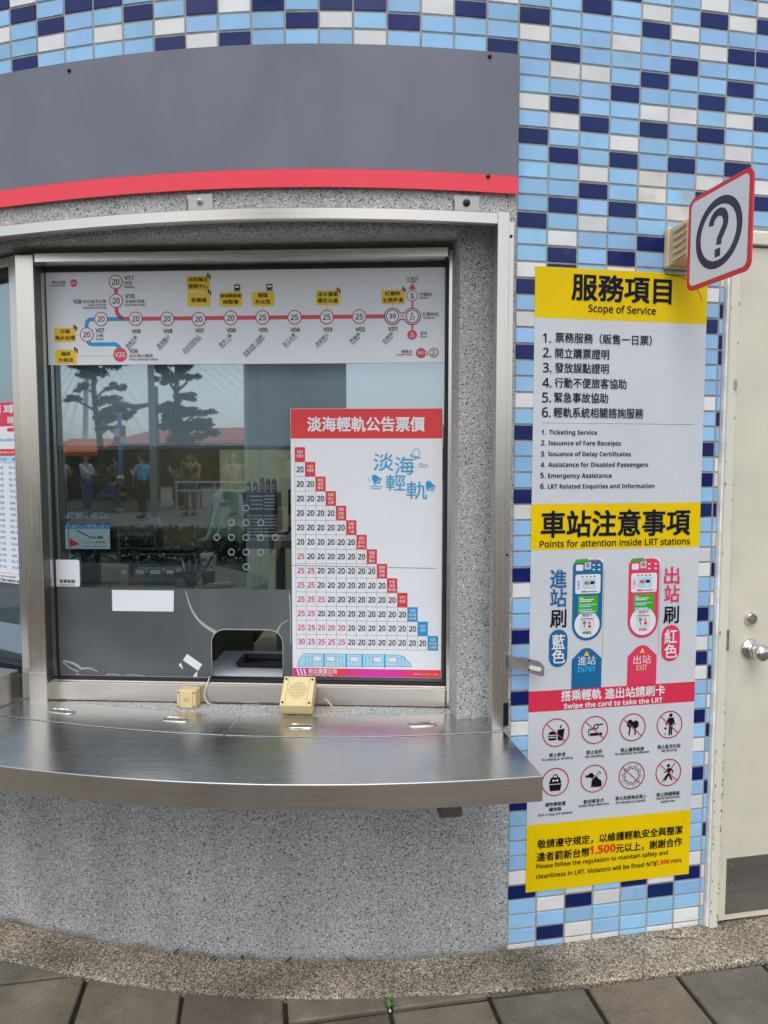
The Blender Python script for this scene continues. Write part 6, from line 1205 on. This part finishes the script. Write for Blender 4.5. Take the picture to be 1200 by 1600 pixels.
def square():
    t = thing('lamp_post', 'tall round grey lamp post in the square', 'lamp post', (-7.04, -11.44, GZ))
    mb = MB(); mb.tube([(-7.04, -11.44, GZ), (-7.04, -11.44, 7)], [.085, .07], 14); mb.build('post', 'pole_grey', t, smooth=True); mb = MB(); mb.lathe([(.16, GZ), (.16, GZ + .03), (.1, GZ + .2), (.09, GZ + .2)], (-7.04, -11.44, 0), n=16); mb.build('base', 'pole_grey', t); mb = MB(); mb.tube([(-7.04, -11.44, 6.9), (-6.6, -11.4, 7.2), (-5.9, -11.35, 7.25)], .04, 8); mb.build('arm', 'pole_grey', t); mb = MB(); mb.box((-5.7, -11.33, 7.24), (.6, .2, .08)); mb.build('lamp_head', 'pole_grey', t, bevel=.02)
    t = thing('sign_post', 'slim sky blue signpost with small chequered plates', 'signpost', (-11.13, -18.04, GZ))
    mb = MB(); mb.tube([(-11.13, -18.04, GZ), (-11.13, -18.04, 1.45)], .075, 10); mb.build('post', 'pole_blue', t, smooth=True)
    for i in range(4): mb = MB(); mb.box((-11.2 + .22 * (i % 2), -17.94, .78 - .25 * (i // 2)), (.21, .02, .24)); mb.build('plate', 'line_red' if i in (1, 2) else 'label_white', t)
    t = thing('signal_pole', 'dark grey pole with a side arm farther back in the square', 'pole', (-10.76, -20.09, GZ))
    mb = MB(); mb.tube([(-10.76, -20.09, GZ), (-10.76, -20.09, 2.5)], .1, 10); mb.build('post', 'pole_dark', t, smooth=True); mb = MB(); mb.tube([(-10.76, -20.09, 1.9), (-11.5, -20, 1.75), (-12.4, -19.9, 1.95)], [.05, .12, .04], 8); mb.build('arm', 'pole_dark', t)
    for i, (x0, x1, y, zt, zb, lab) in enumerate([(-9.08, -7.94, -17.3, .25, -.42, 'black board on two legs behind the person in orange'), (-12.62, -11.48, -19.95, .27, -.48, 'black board on two legs near the blue signpost')]):
        t = thing('notice_stand', lab, 'board', ((x0 + x1) / 2, y, GZ)); mb = MB(); mb.box(((x0 + x1) / 2, y, (zt + zb) / 2), (x1 - x0, .08, zt - zb)); mb.build('board', 'board_black', t, bevel=.03)
        for x in (x0 + .15, x1 - .15): mb = MB(); mb.box((x, y, (zb + GZ) / 2), (.05, .05, zb - GZ)); mb.build('leg', 'pole_dark', t)
        mb = MB(); mb.box(((x0 + x1) / 2, y, zt + .02), (x1 - x0 + .04, .1, .035)); mb.build('top_edge', 'roof_red', t)
    t = thing('railing', 'two bar white metal railing along the square', 'railing', (-6, -13.5, GZ))
    for z in (-.7, -.93): mb = MB(); mb.tube([(-7.3, -13.43, z), (-4.2, -13.76, z)], .022, 8); mb.build('bar', 'rail_white', t, smooth=True)
    for q in (0, .33, .66, 1): mb = MB(); x, y = -7.3 + 3.1 * q, -13.43 - .33 * q; mb.tube([(x, y, GZ), (x, y, -.7)], .022, 8); mb.build('post', 'pole_grey', t)
    def leaves(mb, c, rad, n, sz, rnd, flat=1.0):
        for _ in range(n):
            while True:
                p = Vector((rnd.uniform(-1, 1), rnd.uniform(-1, 1), rnd.uniform(-1, 1)))
                if p.length <= 1: break
            p = p * (.55 + .45 * p.length); q = Vector(c) + Vector((p.x * rad[0], p.y * rad[1], p.z * rad[2]))
            a = Vector((rnd.gauss(0, 1), rnd.gauss(0, 1), rnd.gauss(0, 1) * flat)).normalized(); b = a.cross(Vector((rnd.gauss(0, 1), rnd.gauss(0, 1), rnd.gauss(0, 1)))).normalized(); s = sz * rnd.uniform(.6, 1.4)
            mb.add([q - a * s, q - b * s * .45, q + a * s, q + b * s * .45], [(0, 1, 2, 3)])
    rnd = random.Random(21)
    for nm, lab, cx, cy, ln in [('hedge', 'clipped dark hedge in a stone planter nearest the booth, lengthened to darken the mirrored paving', -4.0, -4.15, 5.2), ('hedge', 'long dark hedge in a stone planter behind the seated person', -10.6, -15.9, 3.2)]:
        t = thing(nm, lab, 'hedge', (cx, cy, GZ)); mb = MB(); mb.box((cx, cy, GZ + .14), (ln, .7, .28)); mb.build('planter', 'planter', t, bevel=.02)  # near hedge brought closer and lengthened to darken the paving's reflection
        mb = MB()
        for _ in range(int(1700 * ln)): mb_c = (cx + rnd.uniform(-ln / 2, ln / 2), cy + rnd.uniform(-.34, .34), GZ + .26 + rnd.random() ** .7 * .45); leaves(mb, mb_c, (.03, .03, .03), 1, .04, rnd)
        mb.build('foliage', 'hedge_green', t, fix=False)
    def pine(lab, x, y, htop, clumps, seed):
        rnd = random.Random(seed); t = thing('pine_tree', lab, 'tree', (x, y, GZ)); mb = MB()
        pts = [(x + .12 * math.sin(i * .9), y, GZ + (htop - GZ) * i / 8) for i in range(9)]; mb.tube(pts, [.16 - .013 * i for i in range(9)], 10)
        for dx, dz, r, fl in clumps:
            zb = dz - .5; q = min(max((zb - GZ) / (htop - GZ), 0), 1); b = (x + .12 * math.sin(q * 8 * .9), y, zb); mb.tube([b, (x + dx * .5, y + rnd.uniform(-.3, .3), dz - .2), (x + dx, y + rnd.uniform(-.4, .4), dz)], [.06, .045, .02], 7)
        mb.build('trunk', 'bark', t, smooth=True); mb = MB()
        for dx, dz, r, fl in clumps:
            for _ in range(7):
                c = (x + dx + rnd.gauss(0, r * .55), y + rnd.gauss(0, r * .5), dz + rnd.gauss(0, r * fl * .45)); leaves(mb, c, (r * .5, r * .5, r * fl * .5), 130, .075, rnd, .7)
        mb.build('crown', 'pine', t, fix=False)
    pine('tall pine with separate flat foliage pads left in the square', -13.9, -21.77, 5.2, [(-.6, 3.55, .55, .5), (.1, 3.6, .5, .5), (.75, 3.6, .6, .5), (-.2, 3.15, .5, .6), (-.5, 2.65, .3, .5), (-1.0, 2.25, .25, .5), (.65, 2.65, .3, .5), (.6, 2.0, .5, .6), (.75, 1.65, .5, .5), (.45, 1.55, .4, .5), (1.25, 1.55, .25, .5), (.5, 1.05, .4, .3), (0, 4.6, 1.1, .5)], 3)
    pine('bushy dark pine with a broad low crown right in the square', -9.1, -18.26, 4.2, [(-.45, 2.95, .5, .5), (.1, 3.05, .5, .4), (-.55, 2.6, .25, .8), (.25, 2.65, .25, .6), (.2, 1.95, .35, .4), (.0, 1.5, .5, .5), (.5, 1.4, .5, .4), (.85, 1.1, .3, .4), (-.6, 1.55, .3, .4), (-.15, 1.05, .5, .5), (.35, .95, .6, .5), (.05, .5, .6, .5), (-.3, .2, .5, .5), (.3, .1, .5, .5), (0, 3.8, .9, .5)], 5)
    # market hall with red roof
    t = thing('market_hall', 'long low market hall with a faded red roof and dark open front', 'hall', (-14, -41, GZ))
    mb = MB(); Y0, Y1 = -39, -49; mb.add([(-24, Y0, .55), (4, Y0 - 2, .55), (4, (Y0 + Y1) / 2, 2.1), (-21, (Y0 + Y1) / 2, 1.9), (-24, Y1, .5), (4, Y1, .5), (-24, Y0, .35), (4, Y0 - 2, .35)], [(0, 1, 2, 3), (3, 2, 5, 4), (6, 7, 1, 0), (0, 3, 4)]); mb.build('roof', 'roof_red', t, fix=False)
    mb = MB(); mb.box((-10, -47, -.6), (28, .3, 2.2)); mb.box((-24, -44, -.6), (.3, 6, 2.2)); mb.build('wall', 'hall_wall_shaded', t)
    for k in range(9): mb = MB(); x = -23.6 + 3.4 * k; mb.box((x, -39.4 - .07 * k * 3.4 / 3.4 * .8, -.6), (.25, .25, 2.2)); mb.build('pillar', 'hall_wall_shaded', t)
    mb = MB(); mb.box((-10, -42.5, -1.2), (27, 1, .9)); mb.build('stall_counter', 'hall_wall_shaded', t)
    t = thing('market_stall', 'small stall under an orange awning at the left of the square', 'stall', (-15.8, -24.3, GZ))
    mb = MB(); mb.add([(-16.9, -23.3, .15), (-14.8, -23.6, .15), (-14.9, -25.4, .75), (-17, -25.2, .75), (-16.9, -23.28, -.02), (-14.8, -23.58, -.02)], [(0, 1, 2, 3), (4, 5, 1, 0)]); mb.build('awning', 'awning_orange', t, fix=False)
    mb = MB(); mb.box((-15.9, -25.3, -.7), (2.1, .2, 1.9)); mb.box((-15.9, -24.2, -1.2), (2, .8, .9)); mb.build('booth', 'hall_wall_shaded', t)
    for x, y in ((-16.85, -23.4), (-14.85, -23.7)): mb = MB(); mb.tube([(x, y, GZ), (x, y, .15)], .03, 8); mb.build('pole', 'pole_dark', t)
    t = thing('shop_row', 'row of dark shop fronts under the market roofline', 'shop', (-14, -31, GZ))
    mb = MB(); mb.box((-17, -33, -.55), (22, 1.5, 2.2)); mb.build('front_wall', 'hall_wall_shaded', t); mb = MB(); mb.box((-17, -32.2, .6), (22, .5, .12)); mb.build('canopy', 'hall_pale', t)
    for k in range(7): mb = MB(); mb.box((-26 + 3 * k, -32.2, -.75), (2.2, .1, 1.7)); mb.build('window', 'board_black', t)
    # ribbed column behind the camera
    t = thing('column', 'big round ribbed column standing behind the viewer', 'column', (-1.36, -2.05, -1.61))
    mb = MB(); prof = []
    n = 120
    for k in range(n): a = 2 * math.pi * k / n; g = .018 if (k % 20) in (0, 3, 6) else 0; prof.append((-1.36 + (.5 - g) * math.cos(a), -2.05 + (.5 - g) * math.sin(a)))
    mb.prism(prof, lambda a, b, c: (a, b, c), -1.61, 6.5); mb.build('shaft', 'column_paint', t, fix=False); mb = MB(); mb.lathe([(.56, -1.61), (.56, -1.45), (.52, -1.42)], (-1.36, -2.05, 0), n=40); mb.build('base', 'hall_pale', t)
    # cable stayed bridge and hills far away
    t = thing('cable_bridge', 'white cable stayed bridge with one leaning mast beyond the market', 'bridge', (-155, -280, -8))
    mb = MB(); mb.tube([(-158, -281, -8), (-156, -281, 30), (-152, -281, 60), (-146, -281, 84)], [1.2, 1, .8, .5], 12); mb.build('mast', 'bridge_white', t, smooth=True)
    mb = MB(); mb.add([(x, -280 + dy - (x + 155) * .11, z) for x in (-300, 20) for dy in (-6, 6) for z in (4.2, 5.6)], [(0, 1, 3, 2), (4, 6, 7, 5), (0, 4, 5, 1), (2, 3, 7, 6), (0, 2, 6, 4), (1, 5, 7, 3)]); mb.build('deck', 'bridge_white', t)
    for k in range(40):
        x = -262 + 5.6 * k
        if abs(x + 156) < 5: continue
        q = abs(x + 156) / 110; zt = 38 + 44 * min(q, 1); xm = -155.4 + (zt - 38) * .2
        mb = MB(); mb.tube([(xm, -281, zt), (x, -274 - (x + 155) * .11, 5.6)], .07, 5, caps=False); mb.tube([(xm, -281, zt), (x, -286 - (x + 155) * .11, 5.6)], .07, 5, caps=False); mb.build('stay_cable', 'bridge_white', t, fix=False)
    mb = MB(); vs = []; n = 90
    for i in range(n + 1):
        x = -2600 + 5200 * i / n; hgt = 40 + 45 * math.sin(i * .21) + 25 * math.sin(i * .53 + 1) + 10 * math.sin(i * 1.3); hgt = max(hgt, 12) * (.5 + 1.1 * min(1, abs(i - 33) / 30))
        vs += [(x, -1500, -10), (x, -1700, hgt), (x, -2000, -10)]
    mb.add(vs, [(3 * i + j, 3 * i + 3 + j, 3 * i + 4 + j, 3 * i + 1 + j) for i in range(n) for j in (0, 1)]); tag(mb.build('hills', 'hill', fix=False, smooth=True), kind='structure')
    mb = MB(); mb.add([(-3000, -2400, -9), (3000, -2400, -9), (3000, -60, -2.2), (-3000, -60, -2.2)], [(0, 1, 2, 3)]); tag(mb.build('water', 'water', fix=False), kind='structure')
mat('water', (0.16, 0.2, 0.22), 0.25)
square()
# ---- tidy
bpy.data.objects.remove(_to); bpy.data.curves.remove(_tc)
for n in ('lettering',): pass
